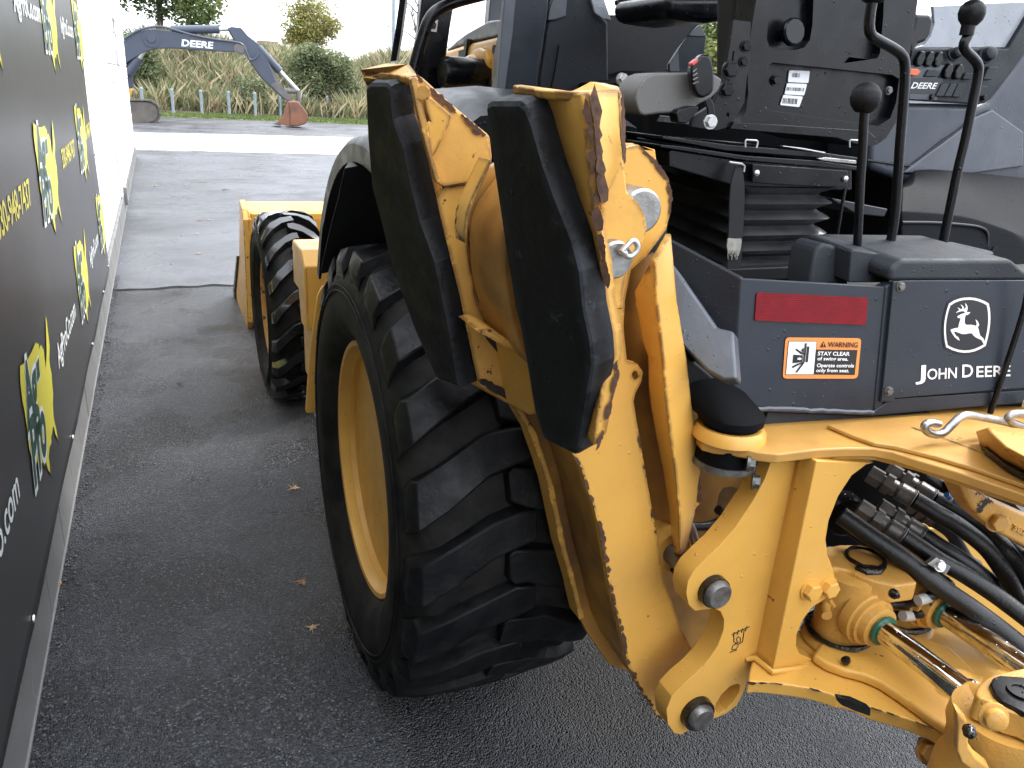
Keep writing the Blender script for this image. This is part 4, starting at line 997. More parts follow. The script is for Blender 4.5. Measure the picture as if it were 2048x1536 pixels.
# ---------------------------------------------------------------- swing cylinders
RODZ = 0.625
for i, (x, y0, y1) in enumerate(((1.205, .90, .66), (1.372, .90, .62))):
    sc_ = lathe('swing_cylinder', (x, y0 + .085, ZL - .005), (0, 0, 1), [(0, .070), (.012, .072), (.024, .064), (.028, .054), (.05, .054), (.17, .054), (.175, .045)], 'yellow_cast', M, 40)
    gd = lathe('gland', (x, y0 + .045, RODZ), (0, -1, 0), [(0, .056), (.022, .056), (.024, .050), (.034, .050), (.035, .043), (.05, .041), (.052, .034)], 'yellow_cast', sc_, 36)
    lathe('seal', (x, y0 - .012, RODZ), (0, -1, 0), [(0, .031), (.004, .031), (.004, .024)], 'seal_green', sc_, 32)
    lathe('rod', (x, y0, RODZ), (0, -1, 0), [(0, .0235), (y0 - y1, .0235)], 'chrome', sc_, 36)
    tube('grease_ring', [(x + .063 * math.cos(a), y0 + .085 + .063 * math.sin(a), ZL + .028) for a in [2 * math.pi * k / 24 for k in range(25)]], [.004 + .003 * random.random() for _ in range(25)], 'grease', sc_, 6, curve=False)
    tube('port_elbow', [(x - .045, y0 + .08, RODZ + .012), (x - .072, y0 + .07, RODZ + .012), (x - .084, y0 + .05, RODZ + .010)], .0105, 'yellow_cast', sc_, 10)
    tube('hex_nut', [(x - .056, y0 + .076, RODZ + .012), (x - .066, y0 + .072, RODZ + .012)], .0165, 'yellow_cast', sc_, 6, curve=False)
ear = [(985, 470), (1060, 455), (1150, 455), (1230, 470), (1290, 500), (1360, 560), (1440, 640), (1385, 648), (1330, 655), (1230, 632), (1170, 612), (1110, 582), (1050, 568), (1000, 575)]
ez = RODZ + .085
er = prism('cylinder_ear', on('A8', ear, Z=ez), (0, 0, -.042), 'yellow_cast', M, bevel=.006, segs=3)
lathe('ear_pin', pt('A8', 1185, 525, Z=ez - .004), (0, 0, 1), [(0, .034), (.005, .034), (.006, .03)], 'yellow_dirty', er, 32)
ec = pt('A8', 1185, 525, Z=ez)
tube('ear_grease', [ec + Vector((.037 * math.cos(a), .037 * math.sin(a), .003)) for a in [2 * math.pi * k / 30 for k in range(31)]], [.003 + .002 * abs(math.sin(k * .7)) for k in range(31)], 'grease', er, 6, curve=False)
tube('ear_grease', on('A8', [(1140, 570), (1190, 590), (1240, 590), (1275, 565)], Z=ez), [.008, .012, .011, .006], 'grease', er, 8, curve=False)
lathe('grease_nipple', pt('A8', 1315, 690, Y=.83), (-.2, -1, .2), [(0, .009), (.008, .009), (.016, .004)], 'grease', er, 10)
lathe('grease_nipple', pt('A8', 1087, 1020, Z=ZL + .03), (0, -.5, 1), [(0, .009), (.008, .008), (.014, .003)], 'grease', fr, 10)
# far yellow plates seen between the hoses and rods
prism('boom_side_plate', on('A8', [(1480, 380), (1700, 380), (2100, 620), (2300, 900), (1960, 1060), (1800, 1050), (1700, 1000), (1560, 1000), (1540, 700), (1430, 500)], Y=1.14), (0, .03, 0), 'yellow', M, bevel=.003)

# ---------------------------------------------------------------- swing casting, lower right
ZC = 0.70
up_ = [(425, 640), (440, 580), (470, 530), (560, 450), (650, 405), (1008, 330), (1300, 300), (1500, 700), (1300, 1040), (1008, 905), (850, 862), (700, 792), (560, 725), (460, 685)]
sg = prism('swing_casting', on('C4', up_, Z=ZC), (0, 0, -.045), 'yellow_cast', M, bevel=.012, segs=4)
cp = [(600, 520), (640, 450), (720, 420), (1008, 440), (1300, 480), (1300, 900), (1008, 862), (870, 790), (740, 722), (650, 640)]
prism('pin_cap', on('C4', cp, Z=ZC + .008), (0, 0, -.012), 'black_paint', sg, bevel=.003)
lathe('cap_bolt', pt('C4', 965, 625, Z=ZC + .008), (0, 0, 1), [(0, .020), (.004, .020), (.004, .014), (.001, .013)], 'black_paint', sg, 28)
cc = pt('C4', 800, 620, Z=ZC)
lathe('lower_barrel', (cc.x + .01, cc.y, ZC - .05), (0, 0, -1), [(0, .045), (.0, .075), (.03, .078), (.05, .072), (.09, .070), (.11, .078), (.16, .080), (.165, .06), (.3, .06)], 'yellow_cast', sg, 40)
lathe('plug', pt('C4', 630, 905, Y=.545), (-.5, -.8, .2), [(0, .020), (.005, .020), (.006, .015), (.016, .0145), (.018, .011)], 'yellow_cast', sg, 24)
lathe('casting_nipple', pt('C4', 345, 1070, Y=.56), (-.7, -.7, .1), [(0, .009), (.01, .009), (.018, .004)], 'grease', sg, 12)
re_ = pt('C4', 350, 850, Z=RODZ)
lathe('rod_eye', (1.205, .70, RODZ), (0, -1, 0), [(-.02, .020), (0, .026), (.02, .034), (.05, .046), (.09, .046)], 'yellow_cast', sg, 32)
gp = on('C4', [(195, 850), (250, 890), (330, 985), (330, 1110), (350, 1290), (440, 1420), (600, 1540), (600, 1640), (420, 1600), (260, 1480), (205, 1340), (210, 1100)], Y=.575)
prism('casting_flange', gp, (.012, .018, 0), 'yellow_cast', sg, bevel=.012, segs=3)
lug2 = on('C4', [(60, 350), (150, 322), (260, 330), (400, 375), (540, 430), (460, 560), (430, 640), (250, 480), (120, 420)], Z=RODZ - .04)
prism('rear_lobe', lug2, (0, 0, -.05), 'yellow_cast', sg, bevel=.006)
lathe('lobe_nipple', pt('C4', 385, 555, Z=RODZ - .03), (0, -.3, 1), [(-.01, .014), (.004, .014), (.012, .006)], 'grease', sg, 12)
# upper right casting: bevelled block and the plate under it
tl_ = on('C7', [(735, 398), (1058, 425), (1500, 450), (1500, 800), (1058, 655), (890, 565), (765, 445)], Z=1.068)
bl_ = on('C7', [(628, 438), (900, 400), (1500, 470), (1500, 980), (1058, 792), (885, 705), (690, 540)], Z=[1.03, 1.035, 1.03, 1.0, 1.012, 1.012, 1.018])
loft('upper_casting', [tl_, bl_], 'yellow_cast', M, bevel=.006)
prism('casting_painted_shadow', on('C7', [(700, 560), (900, 720), (1058, 805), (1500, 1000), (1500, 900), (900, 600)], Z=1.0225), (0, 0, -.008), 'grease', M, bevel=0)  # grease-coloured strip painted in as the shadow under the casting
cpn = prism('side_casting', on('C7', [(500, 850), (700, 965), (860, 1050), (1058, 1140), (1400, 1290), (1400, 1640), (1058, 1425), (880, 1330), (800, 1275), (690, 1180), (610, 1080)], Y=.86), (0, .05, 0), 'yellow_cast', M, bevel=.008, segs=3)
bolt('casting_bolt', pt('C7', 822, 1205, Y=.856), (-.45, -1, .2), .017, 'yellow_cast', cpn, .018)
n_t = text_on('5 382', *on('C7', [(905, 1250), (1075, 1330), (915, 1200)], Y=.856), (0, 0, 0), .03)
nm = link('cast_number', me_from(*n_t, 'num', False), 'yellow_cast', cpn); s_ = nm.modifiers.new('t', 'SOLIDIFY'); s_.thickness = .006

# ---------------------------------------------------------------- valve block and hoses
vb = prism('valve_block', on('A8', [(940, 40), (1700, 60), (1950, 300), (1750, 520), (1500, 480), (1300, 470), (980, 470), (900, 300)], Y=1.20), (0, .1, 0), 'deep_black', M, bevel=.004)  # black colour puts the shade of the cavity behind the hoses
lathe('valve_plug', pt('A8', 1060, 290, Y=1.18), (-.3, -1, 0), [(0, .05), (.03, .05), (.035, .044)], 'black_paint', vb, 28)
def fitting(parent, a, b, r):
    a, b = Vector(a), Vector(b); d = (b - a)
    L_ = d.length
    it = [lathe_data(a, d, [(0, r * 1.15), (L_ * .28, r * 1.15), (L_ * .28, r * .8), (L_ * .34, r * .8)], 6), lathe_data(a, d, [(L_ * .34, r * 1.3), (L_ * .50, r * 1.3)], 6),
          lathe_data(a, d, [(L_ * .50, r * .95), (L_ * .60, r * .95), (L_ * .62, r * .8), (L_ * .66, r * 1.0), (L_ * .68, r * 1.08), (L_ * .93, r * 1.08), (L_ * .94, r * 1.15), (L_ * .96, r * 1.06), (L_ * .98, r * 1.15), (L_, r * 1.1)], 18)]
    v, f = join_data(it); return link('hose_fitting', me_from(v, f, 'fit'), 'fitting', parent, 30)
hs_ = [([(470, 320), (900, 570), (1100, 690), (1350, 840), (1600, 1040), (1790, 1290), (1960, 1560), (2150, 1900)], 1, [1.12, 1.04, 1.01, .98, .94, .89, .83, .76], .0185),
       ([(640, 280), (1090, 560), (1300, 660), (1530, 810), (1740, 1010), (1920, 1250), (2200, 1650)], 1, [1.14, 1.05, 1.02, .98, .93, .88, .78], .0185),
       ([(370, 640), (800, 920), (960, 1030), (1150, 1160), (1380, 1290), (1700, 1500), (2100, 1800)], 1, [1.06, .985, .96, .93, .90, .85, .78], .0175),
       ([(560, 630), (980, 900), (1120, 1000), (1330, 1130), (1600, 1330), (1900, 1560), (2200, 1830)], 1, [1.09, 1.02, .995, .96, .92, .87, .81], .0175),
       ([(200, 720), (480, 920), (760, 1110), (980, 1280), (1180, 1430), (1500, 1650), (1900, 1960), (2300, 2350)], 0, [1.05, 1.0, .955, .92, .89, .84, .78, .70], .0195),
       ([(1260, 380), (1350, 520), (1440, 640), (1540, 760), (1720, 920), (1980, 1180), (2250, 1500)], 0, [1.10, 1.06, 1.03, 1.0, .96, .90, .83], .0165),
       ([(830, 620), (1090, 780), (1240, 880), (1330, 1010), (1420, 1150), (1500, 1200)], 1, [1.12, 1.08, 1.06, 1.05, 1.05, 1.05], .014)]
hs_ += [([(700, 420), (1120, 640), (1320, 780), (1500, 930), (1680, 1150), (1850, 1420), (2050, 1750)], 1, [1.13, 1.07, 1.04, 1.01, .97, .92, .86], .018),
        ([(1000, 330), (1300, 560), (1480, 720), (1660, 900), (1850, 1120), (2150, 1480)], 0, [1.14, 1.09, 1.06, 1.02, .98, .90], .017),
        ([(300, 850), (600, 1060), (860, 1270), (1060, 1450), (1400, 1720), (1900, 2120)], 0, [1.10, 1.04, .99, .95, .89, .80], .017)]
for pts_, fit, Ys, r in hs_:
    P3 = on('B6', pts_, Y=Ys)
    h = tube('hydraulic_hose', P3[1:] if fit else P3, r, 'hose', M, 16, n=8)
    if fit: fitting(h, P3[0], P3[1], r)
fitting(vb, *on('B6', [(880, 360), (1060, 470)], Y=[1.17, 1.13]), .012)
for sx in (0, 26):
    tube('small_hose', on('A8', [(1290, 745 + sx * 2), (1380, 742 + sx * 2.2), (1450, 722 + sx * 2.6), (1530, 690 + sx * 3), (1600, 640 + sx * 3)], Y=[.95, .93, .91, .90, .90]), .0095, 'hose', M, 10)
for a, b in (((1438, 728), (1490, 712)), ((1365, 802), (1415, 800))):
    tube('hose_label', on('A8', [a, b], Y=.905 if a[0] > 1400 else .92), .0108, 'hose_tag', M, 14, curve=False)
cl_ = on('B6', [(1118, 1128), (1258, 1218), (1212, 1295), (1205, 1290), (1036, 1192)], Y=.905)
kc = prism('hose_clamp', cl_, (.004, .012, -.004), 'zinc', M, bevel=.001)
bolt('clamp_bolt', pt('B6', 1150, 1208, Y=.902), (-.3, -.8, .5), .0095, 'zinc', kc)
prism('clamp_block', on('B6', [(980, 1250), (1060, 1200), (1210, 1300), (1260, 1330), (1230, 1370), (1160, 1350), (1010, 1290)], Y=.925), (.01, .03, -.01), 'black_matt', kc)
lathe('metal_clip', pt('B6', 1320, 565, Y=1.0), (.5, -.3, -.35), [(0, .013), (.02, .013)], 'zinc', vb, 18)
tube('blue_tag', on('B6', [(1215, 525), (1245, 550)], Y=1.02), .006, 'blue_plastic', vb, 8, curve=False)

# lifting symbol printed on the side plate
for pts_ in ([(540, 892), (625, 853)], [(552, 880), (548, 900)], [(572, 870), (566, 892)], [(592, 862), (586, 882)], [(612, 853), (606, 874)], [(550, 892), (550, 925), (570, 940), (592, 925), (600, 870)], [(575, 900), (562, 910), (568, 930), (582, 925), (580, 905)], [(568, 930), (545, 945), (540, 965), (560, 962), (572, 945)], [(530, 978), (565, 965)]):
    tube('lifting_mark', on('A8', pts_, Y=.9995), .0011, 'black_print', fr, 5, curve=False)


# ---------------------------------------------------------------- chipped paint: small rusty flakes along the worn edges
def chips(name, path, inward, off, n, size, m, parent):
    path = [Vector(p_) for p_ in path]; inward = Vector(inward).normalized(); V_, F_ = [], []
    seg = [(a, b) for a, b in zip(path, path[1:])]; tot = sum((b - a).length for a, b in seg)
    for _ in range(n):
        d = random.uniform(0, tot)
        for a, b in seg:
            if d <= (b - a).length: break
            d -= (b - a).length
        t_ = (b - a).normalized(); c = a + t_ * d; s = size * random.uniform(.35, 1.0) ** 1.6
        L_ = s * random.uniform(1.0, 3.2); k = len(V_); m_ = 9; ring_ = []
        for i in range(m_):
            an = 2 * math.pi * i / m_; ring_.append(c + t_ * math.cos(an) * L_ * random.uniform(.6, 1.15) + inward * (s * .55 + math.sin(an) * s * random.uniform(.4, 1.15)) + Vector(off) * (1 + .15 * random.random()))
        V_ += ring_; F_.append(tuple(range(k, k + m_)))
    o = link(name, me_from(V_, F_, name, False), m, parent); o['kind'] = 'stuff'; return o
le = on('P', [(1148, 914), (1163, 938), (1175, 980), (1186, 1010), (1197, 1050), (1209, 1116), (1221, 1183), (1240, 1257), (1256, 1331), (1276, 1374), (1319, 1436)], Y=1.1185)
chips('rust_chips', le, (1, 0, .1), (0, -.0006, 0), 70, .0075, 'rust_chip', leg)
re2 = on('P', [(1279, 875), (1296, 972), (1313, 1065)], Y=1.1185)
chips('rust_chips', re2, (-1, 0, 0), (0, -.0006, 0), 14, .0045, 'rust_chip', leg)
chips('rust_chips', [p_ + Vector((0, -.006, 0)) for p_ in fl_r], (-1, .2, 0), (0, -.003, 0), 26, .009, 'rust_chip', ft)
chips('rust_chips', [p_ + Vector((0, -.006, 0)) for p_ in fl_r[:4]], (1, .25, 0), (.003, -.004, 0), 18, .011, 'rust_chip', ft)
chips('rust_chips', on('A5', [(1580, 250), (1588, 420), (1592, 600)], Y=.992), (-1, -.6, 0), (0, -.008, 0), 30, .009, 'rust_chip', ft)
chips('rust_chips', on('A5', [(1700, 560), (1790, 650), (1860, 750), (1885, 850), (1875, 950)], Y=1.1185), (-.7, 0, -.3), (0, -.0006, 0), 26, .006, 'rust_chip', leg)
chips('rust_chips', on('A5', [(405, 155), (500, 245), (600, 335), (700, 415), (800, 500)], Y=1.298), (-.3, 0, -1), (0, -.0015, 0), 22, .009, 'rust_chip', ft)
chips('rust_chips', on('P', [(1206, 520), (1212, 600), (1226, 690), (1236, 752), (1214, 840), (1200, 886)], Y=.953), (-1, 0, 0), (0, -.0015, 0), 60, .007, 'rust_chip', ft)
chips('dark_stains', on('P', [(985, 672), (1020, 700), (1046, 722)], Y=1.308), (.3, 0, -1), (0, -.0015, 0), 26, .022, 'dark_stain', ft)
chips('dark_stains', on('P', [(960, 765), (1010, 795), (1060, 822)], Y=1.308), (-.2, 0, 1), (0, -.0015, 0), 34, .013, 'dark_stain', ft)
chips('rust_chips', on('P', [(1397, 945), (1400, 975), (1401, 1004)], Y=1.0865), (-1, 0, 0), (0, -.0008, 0), 12, .006, 'rust_chip', leg)
for pl_, inw in ((on('A8', [(620, 1135), (720, 1128), (830, 1142), (930, 1160), (1010, 1182)], Z=ZL + .0006), (0, 1, 0)), (on('A8', [(1215, 1250), (1400, 1306), (1500, 1346)], Z=ZL + .0006), (0, 1, 0))):
    chips('rust_chips', pl_, inw, (0, 0, .0006), 14, .006, 'dark_stain', fr)
chips('grease_marks', on('A7', [(1500, 1010), (1650, 1060), (1780, 1110)], Z=ZT + .0098), (0, 1, 0), (0, 0, .0006), 16, .012, 'dark_stain', fr)
# ---------------------------------------------------------------- tail cover with its panels
ua, ta = RAD(7), RAD(7)
TU = Vector((math.cos(ua), -math.sin(ua), 0)); TV = Vector((0, math.sin(ta), math.cos(ta))); TN = TU.cross(TV).normalized()   # TN points towards the rear
if TN.y > 0: TN = -TN
TP0 = pt('P', 1475, 690, Y=1.10)
def TP(d=0.0): return (tuple(TP0 + TN * d), tuple(TN))
def T(k, pts, d=0.0): return onP(k, pts, TP(d))
back = -TN
wp = [(1481, 556), (1771, 573), (1747, 824), (1466, 814)]
tc_ = prism('tail_cover', T('P', wp), back * .012, 'grey_paint', M, bevel=.003)
prism('corner_strip', T('P', [(1771, 573), (1790, 563), (1766, 815), (1748, 822)], .002), back * .03, 'grey_paint', tc_, bevel=.004)
jp = prism('badge_panel', T('P', [(1787, 563), (1815, 561), (2300, 560), (2300, 755), (2048, 776), (1790, 797), (1787, 804), (1762, 804), (1764, 795)], .010), back * .012, 'grey_paint', tc_, bevel=.002)
for x, y in ((1801, 573), (1777, 782)): bolt('panel_bolt', T('P', [(x, y)], .0105)[0], TN, .0075, 'steel_dull', jp)
# base ledge with weld and skirt below
prism('base_ledge', T('P', [(1466, 813), (1748, 823), (1770, 806), (1792, 797), (2048, 780), (2300, 762), (2300, 792), (2048, 806), (1860, 822), (1748, 832), (1464, 822)], .004), back * .05, 'grey_paint', tc_, bevel=.003)
prism('skirt', T('P', [(1536, 824), (1748, 832), (1862, 824), (1842, 855), (1527, 852)], -.010), back * .012, 'grey_plastic', tc_, bevel=.002)
prism('skirt', T('P', [(1895, 820), (2300, 795), (2300, 850), (1890, 850)], -.03), back * .012, 'grey_plastic', tc_, bevel=.002)
tube('weld_line', [p_ + Vector((0, random.uniform(-.001, .001), random.uniform(-.0015, .0015))) for p_ in catmull(T('P', [(1467, 815), (1510, 817), (1560, 818), (1620, 820), (1680, 822), (1746, 825)], .002), 5)], .0042, 'grey_light', tc_, 6, curve=False)
# dark lining behind the panels so the cover is a closed box
prism('cover_lining', T('P', [(1484, 562), (1765, 578), (2300, 566), (2300, 800), (1745, 845), (1470, 820)], -.04), back * .015, 'black_matt', tc_, bevel=0)
# red reflector
def lift(k, pts, d): return T(k, pts, d)
multi('reflector', [('reflector', prism_data(T('B7', [(135, 90), (915, 127), (926, 138), (908, 316), (896, 326), (116, 293), (107, 282), (122, 100)], .003), back * .0035))], tc_, label='red reflective strip')
# warning decal
dl = []
def DP(m, pts, d, holes=()): dl.append((m, poly_data(T('D2', pts, d), holes=[T('D2', h, d) for h in holes])))
def rq(a, b, c, e, r=.06):
    out = []; q = [Vector(p) for p in (a, b, c, e)]
    for i in range(4):
        p, pr, nx = q[i], q[i - 1], q[(i + 1) % 4]
        d1, d2 = (pr - p), (nx - p); l = min(d1.length, d2.length) * r
        p1, p2 = p + d1.normalized() * l, p + d2.normalized() * l
        for k in range(4):
            t = k / 3; out.append(tuple((p1 * (1 - t) ** 2 + p * 2 * t * (1 - t) + p2 * t * t)))
    return out
DP('black_print', rq((122, 46), (1972, 66), (1882, 1060), (52, 1058), .1), .0012)
DP('orange_print', rq((134, 56), (1962, 76), (1872, 1050), (62, 1050), .1), .0020)
DP('black_print', [(205, 148), (888, 148), (822, 958), (132, 958)], .0028)
DP('white_paint_print', [(216, 160), (878, 160), (806, 946), (146, 946)], .0036)
DP('black_print', [(868, 350), (1868, 362), (1800, 964), (806, 950)], .0028)
def DT(m, s, bl, br, tl, bold, d=.0038, sp=1.0): dl.append((m, text_on(s, *T('D2', [bl, br, tl], d), (0, 0, 0), bold, sp)))
DT('black_print', 'WARNING', (1150, 290), (1872, 300), (1162, 160), .018)
DP('black_print', [(1055, 145), (1115, 295), (960, 293)], .0030)
DP('orange_print', [(1040, 190), (1062, 190), (1056, 245), (1042, 245)], .0036); DP('orange_print', [(1038, 256), (1056, 256), (1054, 275), (1036, 275)], .0036)
DT('white_paint_print', 'STAY CLEAR', (908, 490), (1678, 500), (918, 395), .022)
DT('white_paint_print', 'of swing area.', (898, 608), (1640, 618), (908, 520), .02)
DT('white_paint_print', 'Operate controls', (884, 772), (1778, 780), (894, 682), .02)
DT('white_paint_print', 'only from seat.', (868, 890), (1662, 898), (878, 805), .02)
def thick(a, b, w):
    a, b = Vector(a), Vector(b); d = (b - a).normalized(); n_ = Vector((-d.y, d.x)) * w
    return [tuple(a + n_), tuple(b + n_), tuple(b + d * w * .7), tuple(b - n_), tuple(a - n_), tuple(a - d * w * .7)]
DP('black_print', thick((390, 345), (520, 440), 22), .0044); DP('black_print', thick((500, 430), (590, 455), 24), .0047)
DP('black_print', thick((628, 205), (575, 650), 22), .0050); DP('black_print', thick((300, 775), (440, 705), 22), .0044); DP('black_print', thick((440, 705), (560, 668), 18), .0047)
DP('black_print', thick((395, 895), (570, 668), 20), .0053)
DP('black_print', [(655, 275), (712, 278), (674, 655), (614, 655)], .0044)
DP('black_print', [(320, 470), (552, 490), (536, 655), (302, 680)], .0044); DP('white_paint_print', [(425, 552), (470, 552), (470, 535), (530, 570), (472, 612), (470, 592), (420, 592)], .0052)
DP('black_print', [(582, 310), (550, 322), (525, 355), (522, 385), (540, 408), (570, 412)], .0056)
multi('warning_decal', dl, tc_, label='orange warning decal with black and white text')
# emblem and lettering
em = []
def EP(m, pts, d, holes=()): em.append((m, poly_data(T('D1', pts, d), holes=[T('D1', h, d) for h in holes])))
ring = [(215, 322), (330, 250), (450, 205), (560, 182), (700, 175), (830, 188), (950, 220), (1060, 265), (1152, 318), (1175, 430), (1190, 560), (1192, 690), (1182, 830), (1160, 990), (1130, 1130), (1080, 1322), (960, 1390), (830, 1445), (700, 1475), (570, 1482), (430, 1465), (290, 1420), (145, 1350), (115, 1200), (98, 1030), (97, 880), (110, 730), (135, 590), (170, 450)]
c0 = Vector((645, 830))
EP('black_print', [tuple(c0 + (Vector(p_) - c0) * 1.075) for p_ in ring], .0112)
EP('white_paint_print', ring, .0120)
EP('black_print', [tuple(c0 + Vector(((Vector(p_) - c0).x * .908, (Vector(p_) - c0).y * .915))) for p_ in ring], .0128)
deer = [(408, 632), (418, 615), (500, 570), (585, 545), (582, 520), (560, 500), (500, 502), (430, 520), (380, 545), (392, 522), (455, 475), (440, 445), (405, 415), (450, 425), (485, 452), (530, 445), (525, 400), (485, 342), (530, 365), (565, 410), (572, 445), (600, 440), (612, 390), (590, 308), (630, 345), (652, 400), (648, 460), (632, 528), (718, 520), (690, 560), (650, 592), (612, 582), (590, 650), (582, 740), (590, 795), (625, 825), (740, 822), (860, 848), (868, 790), (840, 692), (890, 740), (925, 810), (918, 850), (892, 872), (912, 930), (930, 1010), (945, 1070), (980, 1105), (1022, 1140), (1045, 1190), (1065, 1230), (1085, 1240), (1075, 1310), (1040, 1290), (985, 1185), (910, 1150), (830, 1110), (790, 1070), (755, 1022), (670, 1025), (600, 1042), (520, 1040), (430, 1005), (375, 985), (325, 980), (345, 1030), (385, 1085), (435, 1118), (465, 1195), (420, 1175), (345, 1110), (290, 1030), (248, 950), (262, 930), (340, 908), (435, 888), (445, 820), (470, 730), (492, 672), (425, 658)]
EP('white_paint_print', deer, .0136)
multi('emblem', em, jp, label='black shield emblem with a white leaping deer')
lt = []
for s, a, b, c in (('J', (1266, 720), (1338, 714), (1270, 613)), ('OHN', (1350, 718), (1562, 706), (1352, 638)), ('D', (1602, 702), (1680, 698), (1604, 606)), ('EERE', (1705, 700), (1950, 692), (1706, 618))):
    lt.append(('white_paint_print', text_on(s, *T('B7', [a, b, c], .0112), (0, 0, 0), .012, 1.0)))
multi('lettering', lt, jp)

# left side plate of the tail and the moulded wing
prism('side_plate', [Vector(p_) for p_ in T('P', [(1481, 556), (1466, 814)])] + on('A7', [(250, 480), (250, 50)], X=[.86, .90]), Vector((.012, .006, 0)), 'grey_plastic', tc_, bevel=.003)
wg = on('A7', [(250, 150), (300, 215), (400, 360), (490, 492), (575, 512), (592, 755), (522, 762), (440, 715), (310, 580), (250, 480)], X=[.846, .850, .856, .866, .880, .836, .826, .820, .814, .810])
prism('side_wing', wg, Vector((.03, .02, -.02)), 'grey_light', tc_, bevel=.006, segs=3)
prism('floor_tub', on('A7', [(250, 600), (320, 600), (520, 770), (590, 770), (590, 860), (700, 1000), (430, 960), (330, 800)], Y=1.10), (0, .2, 0), 'black_paint', M, bevel=.01)
# control console hump with its levers
hm = [(1368, 264), (1374, 196), (1432, 148), (1990, 150), (2048, 200), (2150, 262)]
HU = T('A7', hm, .004)
h0 = prism('control_console', HU, Vector((.0, .22, .01)), 'grey_plastic', M, bevel=.010, segs=3)
prism('console_side', T('A7', [(1160, 268), (1172, 112), (1185, 100), (1300, 118), (1430, 152), (1376, 198), (1370, 268)], -.05), Vector((0, .12, .01)), 'grey_plastic', h0, bevel=.008, segs=3)
prism('console_end', T('A7', [(955, 300), (985, 120), (1010, 78), (1040, 68), (1172, 100), (1160, 300)], -.09), Vector((0, .07, .0)), 'grey_plastic', h0, bevel=.008, segs=3)
prism('lever_slot', on('A7', [(1400, 96), (1540, 88), (1640, 100), (1740, 130), (1500, 128)], Y=1.235), (0, .01, .01), 'black_matt', h0)
prism('lever_slot', on('A7', [(1520, 88), (1560, 78), (1700, 85), (1900, 130), (1700, 112)], Y=1.26), (0, .01, .01), 'grey_plastic', h0)
def lever(pts, Ys, r, knob, kr, socket=False):
    p3 = on('C6', pts, Y=Ys)
    l = tube('control_lever', p3, r, 'black_paint', M, 16, n=8)
    if knob:
        kp = pt('C6', *knob, Y=Ys if not isinstance(Ys, list) else Ys[0])
        d = Vector((0, 0, 1))
        lathe('knob', kp - d * kr, d, [(0, kr * .45), (kr * .12, kr * .62), (kr * .45, kr * .88), (kr * .9, kr * 1.0), (kr * 1.35, kr * .93), (kr * 1.7, kr * .68), (kr * 1.92, kr * .3), (kr * 1.97, .0)], 'rubber', l, 32, 60)
    return l
lever([(345, 830), (335, 960), (325, 1180), (310, 1400), (300, 1620), (275, 2150)], 1.19, .0085, (352, 745), .0275)
lever([(425, -90), (392, 60), (378, 200), (395, 270), (450, 310), (560, 370), (625, 420), (650, 480), (652, 600), (640, 800), (615, 1100), (595, 1400), (570, 1700), (520, 1960)], 1.22, .0095, (432, -120), .03)
l3 = lever([(1160, 170), (1140, 260), (1105, 340), (1120, 390), (1180, 450), (1215, 510), (1210, 600), (1170, 800), (1120, 1050), (1060, 1300), (1010, 1540), (925, 1960)], 1.24, .0095, (1168, 95), .025)
tube('knob_socket', on('C6', [(1150, 150), (1125, 270)], Y=1.24), [.013, .0135], 'rubber', l3, 16, curve=False)
# thin black stay rod in front of the badge panel
tube('stay_rod', on('P', [(2120, 300), (2060, 565), (2042, 640), (1996, 780), (1978, 832)], Y=1.0), .0058, 'black_paint', M, 12)
# bent bright rods over the top plate
tube('latch_rod', on('C7', [(330, 375), (270, 365), (220, 380), (215, 420), (260, 455), (330, 465), (385, 440), (440, 385), (510, 320), (580, 300), (700, 320), (860, 350), (1000, 385), (1100, 420)], Y=.90), .0075, 'steel', M, 14)
tube('latch_rod', on('C7', [(1200, 280), (1058, 285), (970, 290), (925, 320), (950, 360), (1058, 400), (1200, 440)], Y=.895), .0075, 'steel', M, 14)
lathe('rod_knob', pt('C7', 1065, 195, Y=.98), (.3, -1, 0), [(0, .014), (.03, .014)], 'zinc', M, 18)

# ---------------------------------------------------------------- seat
SY = 1.56
def S(k, pts, y=SY): return on(k, pts, Y=y)
pan = [(700, -220), (690, 0), (665, 150), (645, 300), (650, 480), (640, 560), (610, 620), (800, 640), (1000, 665), (1230, 745), (1300, 735), (1350, 700), (1400, 620), (1430, 480), (1460, 330), (1490, 150), (1510, 0), (1520, -220)]
r1 = [(755, -200), (752, 100), (745, 200), (758, 238), (790, 248), (890, 254), (935, 240), (962, 205), (975, 130), (990, -200)]
r2 = [(1035, -200), (1018, 120), (1005, 230), (1015, 258), (1050, 275), (1270, 300), (1305, 295), (1318, 270), (1335, 80), (1345, -200)]
r3 = [(755, 330), (775, 318), (1000, 340), (1380, 380), (1415, 400), (1400, 520), (1370, 600), (1310, 640), (760, 560), (722, 540), (735, 420)]
st = prism('seat_back', S('A6', pan), (0, .03, 0), 'black_paint', M, holes=[S('A6', r1), S('A6', r2), S('A6', r3)], bevel=.010, segs=3, label='black steel seat back pan with three stickers')
prism('inner_pan', [p_ + Vector((0, .022, 0)) for p_ in S('A6', pan)], (0, .05, 0), 'black_paint', st, bevel=.01)
prism('seat_cushion', [p_ + Vector((0, .075, 0)) for p_ in S('A6', [(720, -260), (700, 500), (1380, 560), (1500, -260)])], (0, .1, 0), 'black_matt', st, bevel=.03, segs=3)
lathe('adjust_knob', pt('C5', 1575, 330, Y=SY + .02), (0, -1, .15), [(0, .015), (.02, .016), (.022, .030), (.032, .030), (.036, .026)], 'black_paint', st, 12)
bolt('pan_screw', pt('C5', 1490, 770, Y=SY + .02), (0, -1, 0), .010, 'black_paint', st); bolt('pan_screw', pt('C6', 527, 695, Y=SY), (0, -1, 0), .008, 'fitting', st)
